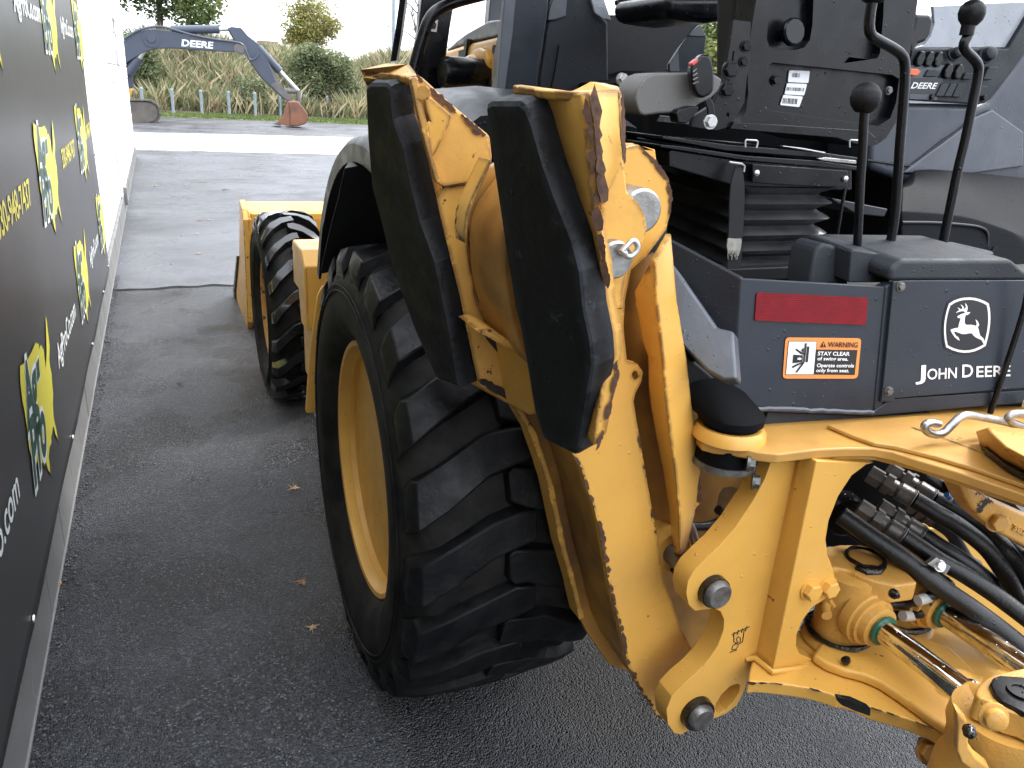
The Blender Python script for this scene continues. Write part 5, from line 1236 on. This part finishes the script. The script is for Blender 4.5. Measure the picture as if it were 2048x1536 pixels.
for q, bars in (([(1625, 675), (1824, 682), (1808, 797), (1612, 788)], ((1660, 1730, 700, 740),)), ([(1605, 798), (1797, 806), (1768, 917), (1580, 905)], ((1605, 1770, 835, 868),)), ([(1570, 910), (1757, 926), (1722, 1028), (1537, 1008)], ((1568, 1700, 940, 992),))):
    ly = [('label_paper', prism_data(on('C5', rq(*q, .1), Y=SY + .0185), (0, .001, 0)))]
    for x0, x1, y0, y1 in bars:
        x = x0
        while x < x1:
            w_ = random.choice((3, 5, 8)); s_ = (y0 - 700) * -.12
            sl_ = (x - x0) * .06; ly.append(('black_print', poly_data(on('C5', [(x, y0 + sl_), (x + w_, y0 + sl_), (x + w_ - 8, y1 + sl_), (x - 8, y1 + sl_)], Y=SY + .0178))))
            x += w_ + random.choice((4, 6, 9))
    multi('sticker', ly, st)
# bracket left of the pan
bkt = [(1090, 190), (1255, 210), (1245, 420), (1250, 560), (1215, 760), (1195, 980), (1130, 1100), (1060, 1210), (930, 1250), (690, 1215), (700, 1120), (770, 1080), (900, 1000), (985, 800), (1020, 640), (1060, 420)]
sb_ = prism('seat_bracket', on('C5', bkt, Y=SY - .05), (0, .012, 0), 'black_paint', M, holes=[on('C5', h_, Y=SY - .05) for h_ in ([(1082, 490), (1098, 490), (1085, 615), (1068, 612)], [(1030, 740), (1052, 740), (1045, 800), (1028, 800)], [(1020, 1085), (1050, 1080), (1048, 1120), (1025, 1135)])], bevel=.003)
for x, y, r in ((1058, 672, .015), (1025, 860, .014), (1210, 445, .010), (1188, 592, .009)): bolt('bracket_bolt', pt('C5', x, y, Y=SY - .052), (-.2, -1, 0), r, 'black_paint', sb_)
bolt('bracket_bolt', pt('C5', 868, 1170, Y=SY - .10), (-.2, -1, 0), .012, 'zinc', sb_)
prism('pivot_strap', on('C5', [(800, 940), (858, 905), (905, 1000), (918, 1090), (905, 1175), (840, 1160), (845, 1060)], Y=SY - .09), (0, .006, 0), 'black_paint', sb_)
arm_ = [(147, 940), (158, 870), (195, 795), (255, 735), (330, 705), (450, 697), (700, 696), (910, 712), (985, 760), (950, 870), (880, 940), (760, 1000), (690, 1065), (540, 1085), (380, 1090), (230, 1112), (190, 1090), (160, 1020)]
ao = prism('armrest', on('C5', arm_, Y=1.46), (.012, .10, 0), 'armrest', M, bevel=.040, segs=6, smooth=70)
prism('armrest_pivot', on('C5', [(540, 1090), (570, 1050), (680, 1018), (755, 1020), (758, 1050), (720, 1110), (640, 1190), (560, 1180)], Y=1.44), (0, .03, 0), 'black_paint', ao)
bkl = [(682, 660), (695, 620), (755, 560), (770, 530), (805, 518), (860, 530), (888, 570), (905, 650), (910, 760), (905, 870), (870, 910), (800, 948), (745, 925), (712, 860), (690, 760)]
bo = prism('belt_buckle', on('C5', bkl, Y=1.42), (.008, .028, 0), 'black_paint', M, bevel=.008, segs=3)
prism('release_button', on('C5', [(690, 605), (750, 558), (752, 580), (745, 600), (700, 638)], Y=1.415), (.004, .02, 0), 'red_button', bo, bevel=.002)
for k in range(4): tube('buckle_rib', on('C5', [(700, 690 + k * 38), (735 + 6 * k, 660 + k * 42)], Y=1.418), .0012, 'steel_dull', bo, 5, curve=False)
# slide rails and seat base
def bar(name, pts, y, dy, m='black_paint', par=None, k='A6'): return prism(name, on(k, pts, Y=y), (0, dy, 0), m, par or rb, bevel=.002)
rb = prism('seat_base', on('C8', [(420, 100), (440, 80), (1000, 170), (1980, 240), (1980, 430), (1100, 400), (1000, 390), (930, 380), (420, 230)], Y=1.46), (0, .35, 0), 'black_paint', M, bevel=.004)
bar('rail', [(580, 618), (700, 625), (1260, 662), (1300, 700), (1240, 745), (1100, 700), (560, 655)], 1.50, .3)
bar('rail', [(215, 688), (560, 735), (1000, 770), (1215, 800), (1215, 815), (1000, 800), (540, 765), (215, 705)], 1.46, .3)
bar('rail', [(205, 732), (300, 740), (640, 790), (1000, 815), (1215, 845), (1215, 865), (640, 815), (205, 748)], 1.45, .3)
bar('rail_edge', [(1390, 48), (1560, 68), (1760, 106), (1740, 114), (1560, 82), (1390, 55)], 1.455, .01, 'zinc', k='C8')
bar('rail_edge', [(1690, 158), (1760, 148), (2020, 175), (2020, 208), (1830, 190), (1720, 175)], 1.44, .01, 'steel', k='C8')
for x in (1070, 1960): tube('rail_clip', on('C8', [(x, 62), (x, 8), (x + 8, -2), (x + 95, 5), (x + 105, 20), (x + 95, 65)], Y=1.45), .0022, 'zinc', rb, 6, curve=False)
sp = bar('seat_plate', [(1132, 205), (1945, 262), (1940, 405), (1690, 398), (1200, 372), (1132, 362)], 1.438, .008, 'black_paint', k='C8')
for x, y in ((1160, 282), (1918, 332)): lathe('plate_rivet', pt('C8', x, y, Y=1.437), (0, -1, 0), [(0, .007), (.004, .007), (.007, .004), (.008, .0)], 'zinc', sp, 14)
# rubber bellows round the seat post: stacked folds
c0_ = pt('C8', 1030, 400, Y=1.45); c1_ = pt('C8', 1870, 420, Y=1.45); zb = pt('C8', 1040, 1070, Y=1.45).z
zt = c0_.z; x0, x1 = c0_.x + .005, c1_.x - .01; y0, y1 = 1.455, 1.90
loops = []; nf = 5
def rloop(x0, x1, y0, y1, r, z, n=5, dz=None):
    out = []
    for cx_, cy_, a0 in ((x1 - r, y1 - r, 0), (x0 + r, y1 - r, 90), (x0 + r, y0 + r, 180), (x1 - r, y0 + r, 270)):
        for k in range(n + 1):
            a = RAD(a0 + 90 * k / n); out.append(Vector((cx_ + r * math.cos(a), cy_ + r * math.sin(a), z)))
    return out
for i in range(nf * 6 + 1):
    t = i / (nf * 6); ph_ = (i % 6) / 6
    ins = .024 * (0.5 - 0.5 * math.cos(2 * math.pi * ph_)) ** .7
    lp = rloop(x0 - .01 + ins, x1 + .01 - ins, y0 - .01 + ins, y1 + .01 - ins, .03, 0)
    sag = .014
    for p_ in lp: p_.z = zt + (zb - zt) * t - sag * math.sin(max(0, min(1, (p_.x - x0) / (x1 - x0))) * math.pi) * .5 - (.03 * max(0, min(1, (p_.y - y0) / .3)) * -1)
    loops.append(lp)
loft('seat_bellows', loops, 'black_bellows', M, smooth=60)
box('bellows_foot', ((x0 + x1) / 2, (y0 + y1) / 2, zb - .015), (x1 - x0 + .09, y1 - y0 + .07, .03), 'black_matt', M)
# hanging belt strap with a frayed end
sl3 = on('C8', [(1010, 225), (1005, 300), (1000, 400), (995, 540), (990, 700), (980, 840), (975, 960), (970, 1100)], Y=[1.43, 1.425, 1.42, 1.418, 1.415, 1.41, 1.405, 1.40])
ww = [.006, .012, .0165, .018, .0175, .017, .017, .016]
ls_ = [[p_ + Vector((-w_, 0, 0)), p_ + Vector((w_, -.004, 0)), p_ + Vector((w_, 0.0, 0)), p_ + Vector((-w_, .004, 0))] for p_, w_ in zip(sl3, ww)]
sp_o = loft('belt_strap', ls_, 'strap_web', M, smooth=30)
fr_ = on('C8', [(922, 848), (935, 838), (990, 845), (1030, 842), (1040, 850), (1030, 930), (1010, 990), (998, 992), (985, 955), (965, 975), (950, 950), (935, 975), (920, 945), (915, 900)], Y=1.398)
prism('frayed_end', fr_, (0, .003, 0), 'frayed_web', sp_o, bevel=0)
for k in range(7): x = 925 + k * 13; tube('thread', on('C8', [(x, 940), (x - 4, 970), (x + random.uniform(-12, 6), 985 + random.uniform(0, 40))], Y=1.397), .0008, 'frayed_web', sp_o, 4)
tube('strap_hook', on('C8', [(930, 190), (1040, 205), (1062, 220), (1055, 272)], Y=1.425), .0025, 'zinc', sp_o, 6, curve=False)
# gas strut right of the bellows
tube('small_strut', on('C8', [(1920, 410), (1880, 640), (1840, 880)], Y=1.42), .004, 'black_paint', M, 8, curve=False)
lathe('strut_ball', pt('C8', 1845, 880, Y=1.415), (0, 0, 1), [(0, .004), (.006, .009), (.012, .009), (.018, .003)], 'label_paper', M, 14)

# ---------------------------------------------------------------- right hand console and fender
CYY = 1.78
co = prism('side_console', on('C6', [(560, 860), (680, 790), (1110, 800), (1220, 805), (1300, 770), (1400, 640), (1567, 420), (1900, 0), (2100, 100), (2100, 1500), (1567, 1480), (1080, 1420), (640, 1400), (380, 1300), (380, 1000)], Y=CYY), (.1, .6, 0), 'console_grey', M, bevel=.02, segs=4)
tube('console_seam', on('C6', [(360, 1230), (560, 1260), (650, 1272), (720, 1255), (900, 1110), (1080, 990)], Y=CYY - .001), .004, 'black_matt', co, 8)
prism('console_ridge', on('C6', [(640, 1330), (720, 1265), (1080, 1000), (1200, 900), (1330, 840), (1567, 1010), (1567, 1280), (1100, 1345)], Y=CYY - .012), (0, .012, 0), 'grey_light', co, bevel=.006)
sw = prism('switch_panel', on('C6', [(670, 380), (740, 368), (1450, 372), (1567, 180), (1640, 60), (1680, 200), (1567, 420), (1310, 760), (1270, 795), (1220, 804), (670, 768)], Y=CYY - .02), (0, .05, 0), 'grey_plastic', M, bevel=.006, segs=3)
prism('switch_plate', on('C6', [(690, 500), (960, 500), (900, 590), (900, 770), (690, 762)], Y=CYY - .024), (0, .003, 0), 'console_grey', sw, bevel=.001)
for x, y in ((785, 450), (855, 452), (925, 455), (1000, 545), (1080, 550)):
    prism('rocker_switch', on('C6', [(x + 5, y - 62), (x + 32, y - 55), (x + 30, y), (x, y + 60), (x - 25, y + 65), (x - 42, y + 50), (x - 35, y)], Y=CYY - .034), (0, .03, 0), 'black_paint', sw, bevel=.008, segs=3)
for q in ([(835, 535), (925, 538), (900, 592), (805, 590)], [(1120, 560), (1190, 560), (1160, 612), (1100, 610)], [(1300, 510), (1375, 512), (1320, 615), (1255, 612)], [(940, 640), (1000, 642), (950, 742), (890, 740)], [(1010, 640), (1060, 642), (1010, 745), (955, 742)], [(1065, 640), (1130, 640), (1080, 750), (1020, 745)], [(1240, 660), (1300, 660), (1250, 740), (1190, 740)]):
    prism('switch_blank', on('C6', q, Y=CYY - .030), (0, .02, 0), 'grey_plastic', sw, bevel=.003)
prism('orange_switch', on('C6', [(700, 525), (755, 528), (780, 550), (745, 585), (690, 578)], Y=CYY - .036), (0, .02, 0), 'orange_button', sw, bevel=.003)
for x, y, r in ((1020, 418, .016), (1270, 425, .020)): lathe('round_knob', pt('C6', x, y, Y=CYY - .03), (-.2, -1, .3), [(0, r * 1.2), (.006, r * 1.2), (.008, r), (.026, r * .9), (.03, r * .6)], 'grey_plastic', sw, 20)
bd = multi('badge', [('black_print', poly_data(on('C6', [(690, 598), (950, 600), (900, 718), (690, 715)], Y=CYY - .026))), ('label_paper', text_on('DEERE', *on('C6', [(696, 678), (885, 682), (720, 630)], Y=CYY - .0275), (0, 0, 0), .02))], sw)
for x, y in ((856, 745), (1258, 752)): bolt('panel_screw', pt('C6', x, y, Y=CYY - .024), (0, -1, 0), .008, 'black_paint', sw)
prism('side_window', on('C6', [(870, 48), (1280, 25), (1567, 15), (1900, 0), (1640, 60), (1567, 175), (1440, 366), (740, 366), (800, 345), (850, 280), (880, 180)], Y=CYY - .005), (0, .01, 0), 'window_film', M, bevel=.002)
prism('grab_block', on('C6', [(735, 100), (850, 105), (880, 150), (860, 260), (820, 320), (755, 345), (700, 480), (680, 300), (720, 200)], Y=CYY - .08), (0, .06, 0), 'black_paint', M, bevel=.012, segs=3)
# moulded right fender behind the levers
ff_ = [[(1430, 945), (1490, 872), (1560, 862), (1700, 872), (2048, 905), (2500, 950)], [(1425, 960), (1500, 950), (1650, 965), (1800, 1005), (2048, 1120), (2500, 1300)], [(1420, 1075), (1500, 1080), (1650, 1090), (1790, 1110), (1980, 1180), (2500, 1500)], [(1420, 1290), (1500, 1290), (1650, 1290), (1850, 1330), (2020, 1420), (2500, 1700)]]
rowsY = [1.74, 1.60, 1.52, 1.50]
vv = []; 
for row, yv in zip(ff_, rowsY): vv += on('A6', row, Y=yv)
qq = [(r * 6 + c, r * 6 + c + 1, (r + 1) * 6 + c + 1, (r + 1) * 6 + c) for r in range(3) for c in range(5)]
fd = patch('right_fender', qq, 'fender_mould', M, .012, vv, .008, 60)
sd_ = fd.modifiers.new('sub', 'SUBSURF'); sd_.levels = 2; sd_.render_levels = 2
tube('fender_groove', on('A6', [(1430, 1128), (1600, 1130), (1760, 1142), (1830, 1155), (1862, 1185), (1860, 1270)], Y=1.507), .004, 'black_matt', fd, 8)
lathe('fender_plug', pt('A6', 1895, 1268, Y=1.49), (0, -1, 0), [(0, .012), (.004, .012)], 'black_paint', fd, 14)
prism('fender_step', on('A6', [(1075, 1005), (1360, 1060), (1340, 1100), (1200, 1085), (1085, 1020)], Y=1.49), (0, .2, 0), 'grey_plastic', M, bevel=.004)
prism('cab_dark_backing', on('A6', [(150, 560), (1560, 640), (1560, 1000), (1440, 1300), (900, 1420), (150, 1300)], Y=1.98), (0, .04, 0), 'deep_black', M, bevel=0)  # dark backing sheet added to black out the view behind the seat
# cab floor and dark back of the operator station
box('cab_floor', (1.65, 2.1, 1.16), (1.7, 1.6, .04), 'black_matt', M)
# ---------------------------------------------------------------- front of the cab seen past the pads
ro = on('B4', [(935, -330), (1205, -330), (1150, 150), (1120, 350), (1095, 500), (1085, 700), (780, 700), (790, 600), (800, 400), (840, 200), (900, -330)], Y=2.30)
rp_ = prism('rear_post', ro, (.02, .10, 0), 'grey_paint', M, bevel=.012, segs=3)
prism('post_face', on('B4', [(840, -30), (925, -30), (900, 250), (868, 480), (840, 700), (785, 700), (795, 560), (812, 300)], Y=2.285), (0, .02, 0), 'grey_light', rp_, bevel=.004)
dc = on('B4', [(1172, -30), (1480, -30), (1540, 100), (1600, 160), (1605, 590), (1800, 640), (1860, 760), (1086, 760), (1095, 560), (1130, 330), (1152, 150)], Y=2.36)
ds = prism('dash_side', dc, (0, .3, 0), 'grey_plastic', M, bevel=.012, segs=3)
prism('dash_facet', on('B4', [(1200, -30), (1300, -30), (1290, 120), (1215, 145), (1155, 150), (1170, 60)], Y=2.345), (0, .02, 0), 'grey_light', ds, bevel=.004)
prism('dash_window', on('B4', [(1465, -30), (1560, -30), (1620, 150), (1560, 140), (1500, 95)], Y=2.34), (0, .01, 0), 'window_film', ds)
prism('dash_seam', on('B4', [(1240, 330), (1250, 330), (1210, 560), (1190, 640), (1182, 640), (1205, 540)], Y=2.35), (0, .02, 0), 'black_matt', ds, bevel=0)
# black under-dash, steering column and right front panel
prism('under_dash', on('C5', [(-160, 140), (480, 150), (790, 215), (640, 370), (560, 470), (470, 610), (470, 690), (180, 780), (-160, 800)], Y=2.5), (0, .2, 0), 'black_matt', M, bevel=.01)
prism('steering_column', on('C5', [(460, -60), (1220, -60), (1190, 150), (1085, 195), (960, 212), (860, 225), (700, 205), (470, 165)], Y=1.95), (0, .3, 0), 'black_paint', M, bevel=.03, segs=4)
prism('dash_roll', on('C5', [(240, 60), (460, 90), (470, 170), (350, 190), (250, 150)], Y=2.2), (0, .1, 0), 'grey_plastic', M, bevel=.02, segs=3)
for pts_ in ([(-40, 30), (120, 10), (220, 80)], [(300, 0), (400, 60), (460, 100)], [(20, 70), (60, 150), (100, 60)]): tube('dash_cable', on('C5', pts_, Y=2.25), .008, 'black_paint', M, 8)
fpan = prism('front_panel', on('C5', [(472, 615), (562, 480), (660, 330), (768, 235), (832, 350), (812, 520), (820, 700), (480, 700)], Y=2.62), (0, .03, 0), 'grey_paint', M, bevel=.004)
prism('panel_bevel', on('C5', [(660, 332), (768, 237), (830, 350), (670, 345)], Y=2.612), (0, .006, .0), 'grey_light', fpan, bevel=.002)
prism('panel_strip', on('C5', [(475, 610), (560, 480), (572, 690), (478, 690)], Y=2.612), (0, .006, 0), 'grey_light', fpan, bevel=.002)
prism('lower_dash', on('C5', [(-160, 800), (180, 770), (480, 680), (980, 700), (1100, 900), (1100, 1500), (-160, 1500)], Y=2.2), (0, .3, 0), 'deep_black', M, bevel=.01)
tube('dash_edge', on('C5', [(-20, 825), (100, 832), (180, 842)], Y=2.19), .004, 'grey_light', M, 6, curve=False)
for x, y in ((22, 765), (165, 775)): bolt('dash_bolt', pt('C5', x, y, Y=2.18), (0, -1, .3), .016, 'zinc', M)
# front post, door rail, thin mirror post
fp_ = prism('front_post', on('B4', [(270, -330), (530, -330), (440, 200), (410, 420), (380, 640), (375, 760), (150, 760), (165, 480), (200, 250)], Y=3.1), (.02, .10, 0), 'black_paint', M, bevel=.01)
prism('lock_label', on('B4', [(335, 148), (352, 145), (340, 235), (298, 228), (302, 200)], Y=3.09), (0, .002, 0), 'label_paper', fp_, bevel=0)
tube('lock_mark', on('B4', [(318, 190), (312, 178), (322, 166), (332, 176), (330, 190)], Y=3.085), .0035, 'black_print', fp_, 6)
prism('lock_mark', on('B4', [(308, 190), (335, 190), (332, 212), (306, 210)], Y=3.086), (0, .002, 0), 'black_print', fp_, bevel=0)
tube('grab_rail', on('B4', [(800, -70), (560, -10), (460, 20), (370, 60), (310, 110), (270, 180), (230, 300), (195, 420), (170, 520)], Y=2.95), .021, 'black_paint', M, 16)
prism('mirror_post', on('B4', [(72, -30), (118, -30), (80, 250), (45, 445), (0, 450), (40, 200)], Y=3.3), (.02, .04, 0), 'black_paint', M, bevel=.004)
lathe('work_lamp', pt('B4', 380, 530, Y=3.0), (1, .1, 0), [(0, .05), (.02, .058), (.19, .058), (.215, .05), (.22, .03)], 'black_paint', M, 28)
# hood beyond the cab
hd = prism('hood', on('B4', [(395, 372), (560, 318), (800, 258), (860, 242), (860, 760), (380, 760), (385, 500)], X=[1.16] * 7), (.7, 0, 0), 'yellow', M, bevel=.02, segs=3)
prism('hood_top', on('B4', [(400, 372), (490, 290), (560, 240), (640, 195), (720, 150), (830, 140), (860, 132), (860, 242), (800, 258), (560, 318)], X=1.17), (.66, 0, 0), 'grey_light', hd, bevel=.01, segs=3)
prism('hood_grip', on('B4', [(500, 372), (540, 360), (540, 300), (565, 285), (545, 440), (500, 450)], X=1.15), (.02, 0, 0), 'black_matt', hd, bevel=0)
prism('hood_scoop', on('B4', [(560, 440), (575, 400), (610, 360), (650, 345), (690, 365), (710, 430), (705, 520), (690, 640), (570, 640)], X=1.14), (.03, 0, 0), 'yellow', hd, bevel=.012, segs=3)
tube('hood_hose', on('B4', [(560, 470), (600, 440), (630, 470)], X=1.125), .022, 'yellow', hd, 8)
for x, y in ((768, 362), (730, 605)): lathe('hood_screw', pt('B4', x, y, X=1.155), (-1, 0, 0), [(0, .016), (.006, .016)], 'black_matt', hd, 12)
prism('hood_pillar', on('B4', [(735, -30), (845, -30), (820, 150), (715, 205)], Y=3.3), (.02, .1, 0), 'grey_light', M, bevel=.006)
# unseen canopy roof on posts that show, added to shade seat and top plate
cr_ = box('unseen_canopy', (1.55, 2.2, 2.78), (1.75, 2.1, .09), 'grey_paint', M, bevel=.03, segs=3)
for x_, y_ in ((1.02, 2.40), (2.25, 2.40), (1.12, 3.20), (2.15, 3.20)):
    box('roof_post', (x_, y_, 2.34), (.10, .10, .84), 'grey_paint', M, bevel=.012)
# frame under the machine, keeps daylight out from below
box('chassis', (1.55, 3.2, .62), (.75, 3.2, .34), 'yellow_dirty', M, bevel=.01)
box('rear_frame', (1.5, 1.75, .85), (1.0, .7, .25), 'yellow_dirty', M, bevel=.01)

# ================================================================== SMALL THINGS ON THE GROUND
mat('leaf_brown', (0.30, 0.15, 0.075), .7, var=.4, var_scale=30); mat('leaf_tan', (0.42, 0.27, 0.15), .7, var=.3, var_scale=30); mat('leaf_dark', (.05, .035, .025), .7)
mat('stone_pale', (.22, .22, .22), .7)
def leaf(x, y, s, a, m, label):
    n = 5; pts_ = []
    for i in range(2 * n):
        an = math.pi * 2 * (i / (2 * n)) + .2; r = (1.0 if i % 2 == 0 else .33) * (1 if i != 0 else .55)
        r *= random.uniform(.82, 1.1); pts_.append((math.cos(an) * r, math.sin(an) * r))
    z0 = .014 if y < 6.45 else .008
    t = thing('fallen_leaf', (x, y, z0), label, 'leaf', 'fallen leaves on the pavement')
    ca, sa = math.cos(a), math.sin(a)
    vv = [Vector((x, y, z0 + .006))] + [Vector((x + (p_[0] * ca - p_[1] * sa) * s, y + (p_[0] * sa + p_[1] * ca) * s, z0 + .002 + (.022 if i % 3 == 0 else .004) * (s / .05) * (p_[0] ** 2 + p_[1] ** 2) ** .5 * random.uniform(.3, 1))) for i, p_ in enumerate(pts_)]
    o = link('blade', me_from(vv, [(0, i + 1, (i + 1) % (2 * n) + 1) for i in range(2 * n)], 'leaf', False), m, t)
    s_ = o.modifiers.new('t', 'SOLIDIFY'); s_.thickness = .0008
    tube('stalk', [Vector((x, y, z0 + .005)), Vector((x - ca * s * .9, y - sa * s * .9, z0 + .006)), Vector((x - ca * s * 1.5, y - sa * s * 1.4, z0 + .003))], s * .035, m, t, 5)
for px_, py_, s, m, lb in ((588, 978, .032, 'leaf_tan', 'tan star shaped leaf beside the rear tyre, farthest of the three there'), (605, 1167, .028, 'leaf_brown', 'brown lobed leaf beside the rear tyre, middle of the three there'),
        (626, 1256, .022, 'leaf_tan', 'small tan leaf at the foot of the rear tyre, nearest of the three there'), (358, 769, .022, 'leaf_dark', 'small dark leaf alone in the middle of the lane'),
        (397, 506, .035, 'leaf_tan', 'tan leaf just past the pavement crack near the bucket'), (398, 440, .04, 'leaf_brown', 'brown leaf beyond the crack left of the bucket top'), (393, 467, .03, 'leaf_tan', 'pale leaf between two others left of the bucket'),
        (408, 364, .05, 'leaf_brown', 'orange brown leaf far up the lane'), (448, 379, .06, 'leaf_dark', 'dark curled leaf far up the lane near the bucket'), (310, 371, .05, 'leaf_tan', 'pale curved leaf far up the lane near the wall'),
        (118, 1168, .02, 'leaf_brown', 'brown leaf tucked against the foot of the wall'), (222, 570, .035, 'leaf_brown', 'brown leaf at the wall end of the pavement crack'), (1305, 1395, .05, 'leaf_dark', 'dark wet leaf under the stabiliser leg')):
    p_ = pt('P', px_, py_, Z=.012); leaf(p_.x, p_.y, s, random.uniform(0, 6), m, lb)
st_m = None
stv, stf = [], []
bm = bmesh.new(); bmesh.ops.create_icosphere(bm, subdivisions=1, radius=1)
bv_ = [v.co.copy() for v in bm.verts]; bf_ = [tuple(v.index for v in f_.verts) for f_ in bm.faces]; bm.free()
def pebbles(name, spots, m, label):
    V_, F_ = [], []
    for x, y, s, z in spots:
        k = len(V_); sx, sy, sz = s * random.uniform(.7, 1.3), s * random.uniform(.7, 1.3), s * random.uniform(.4, .7)
        V_ += [(x + c.x * sx * random.uniform(.8, 1.1), y + c.y * sy * random.uniform(.8, 1.1), z + c.z * sz) for c in bv_]; F_ += [tuple(i + k for i in f_) for f_ in bf_]
    o = link(name, me_from(V_, F_, name, False), m); o['kind'] = 'stuff'; o['label'] = label; o['category'] = 'gravel'
edge_st = [(XW + .012 + abs(random.gauss(0, .02)), random.uniform(1.4, 7.0), random.uniform(.002, .006), .012) for _ in range(600)]
mat('grit', (.05, .05, .052), .6)
pebbles('loose_gravel', edge_st, 'grit', 'loose grey grit along the foot of the wall')
far_st = [(random.uniform(-.3, 6), random.uniform(7, 24), random.uniform(.006, .018), .008) for _ in range(90)]
pebbles('yard_gravel', far_st, 'stone_pale', 'scattered pale stones on the far yard')
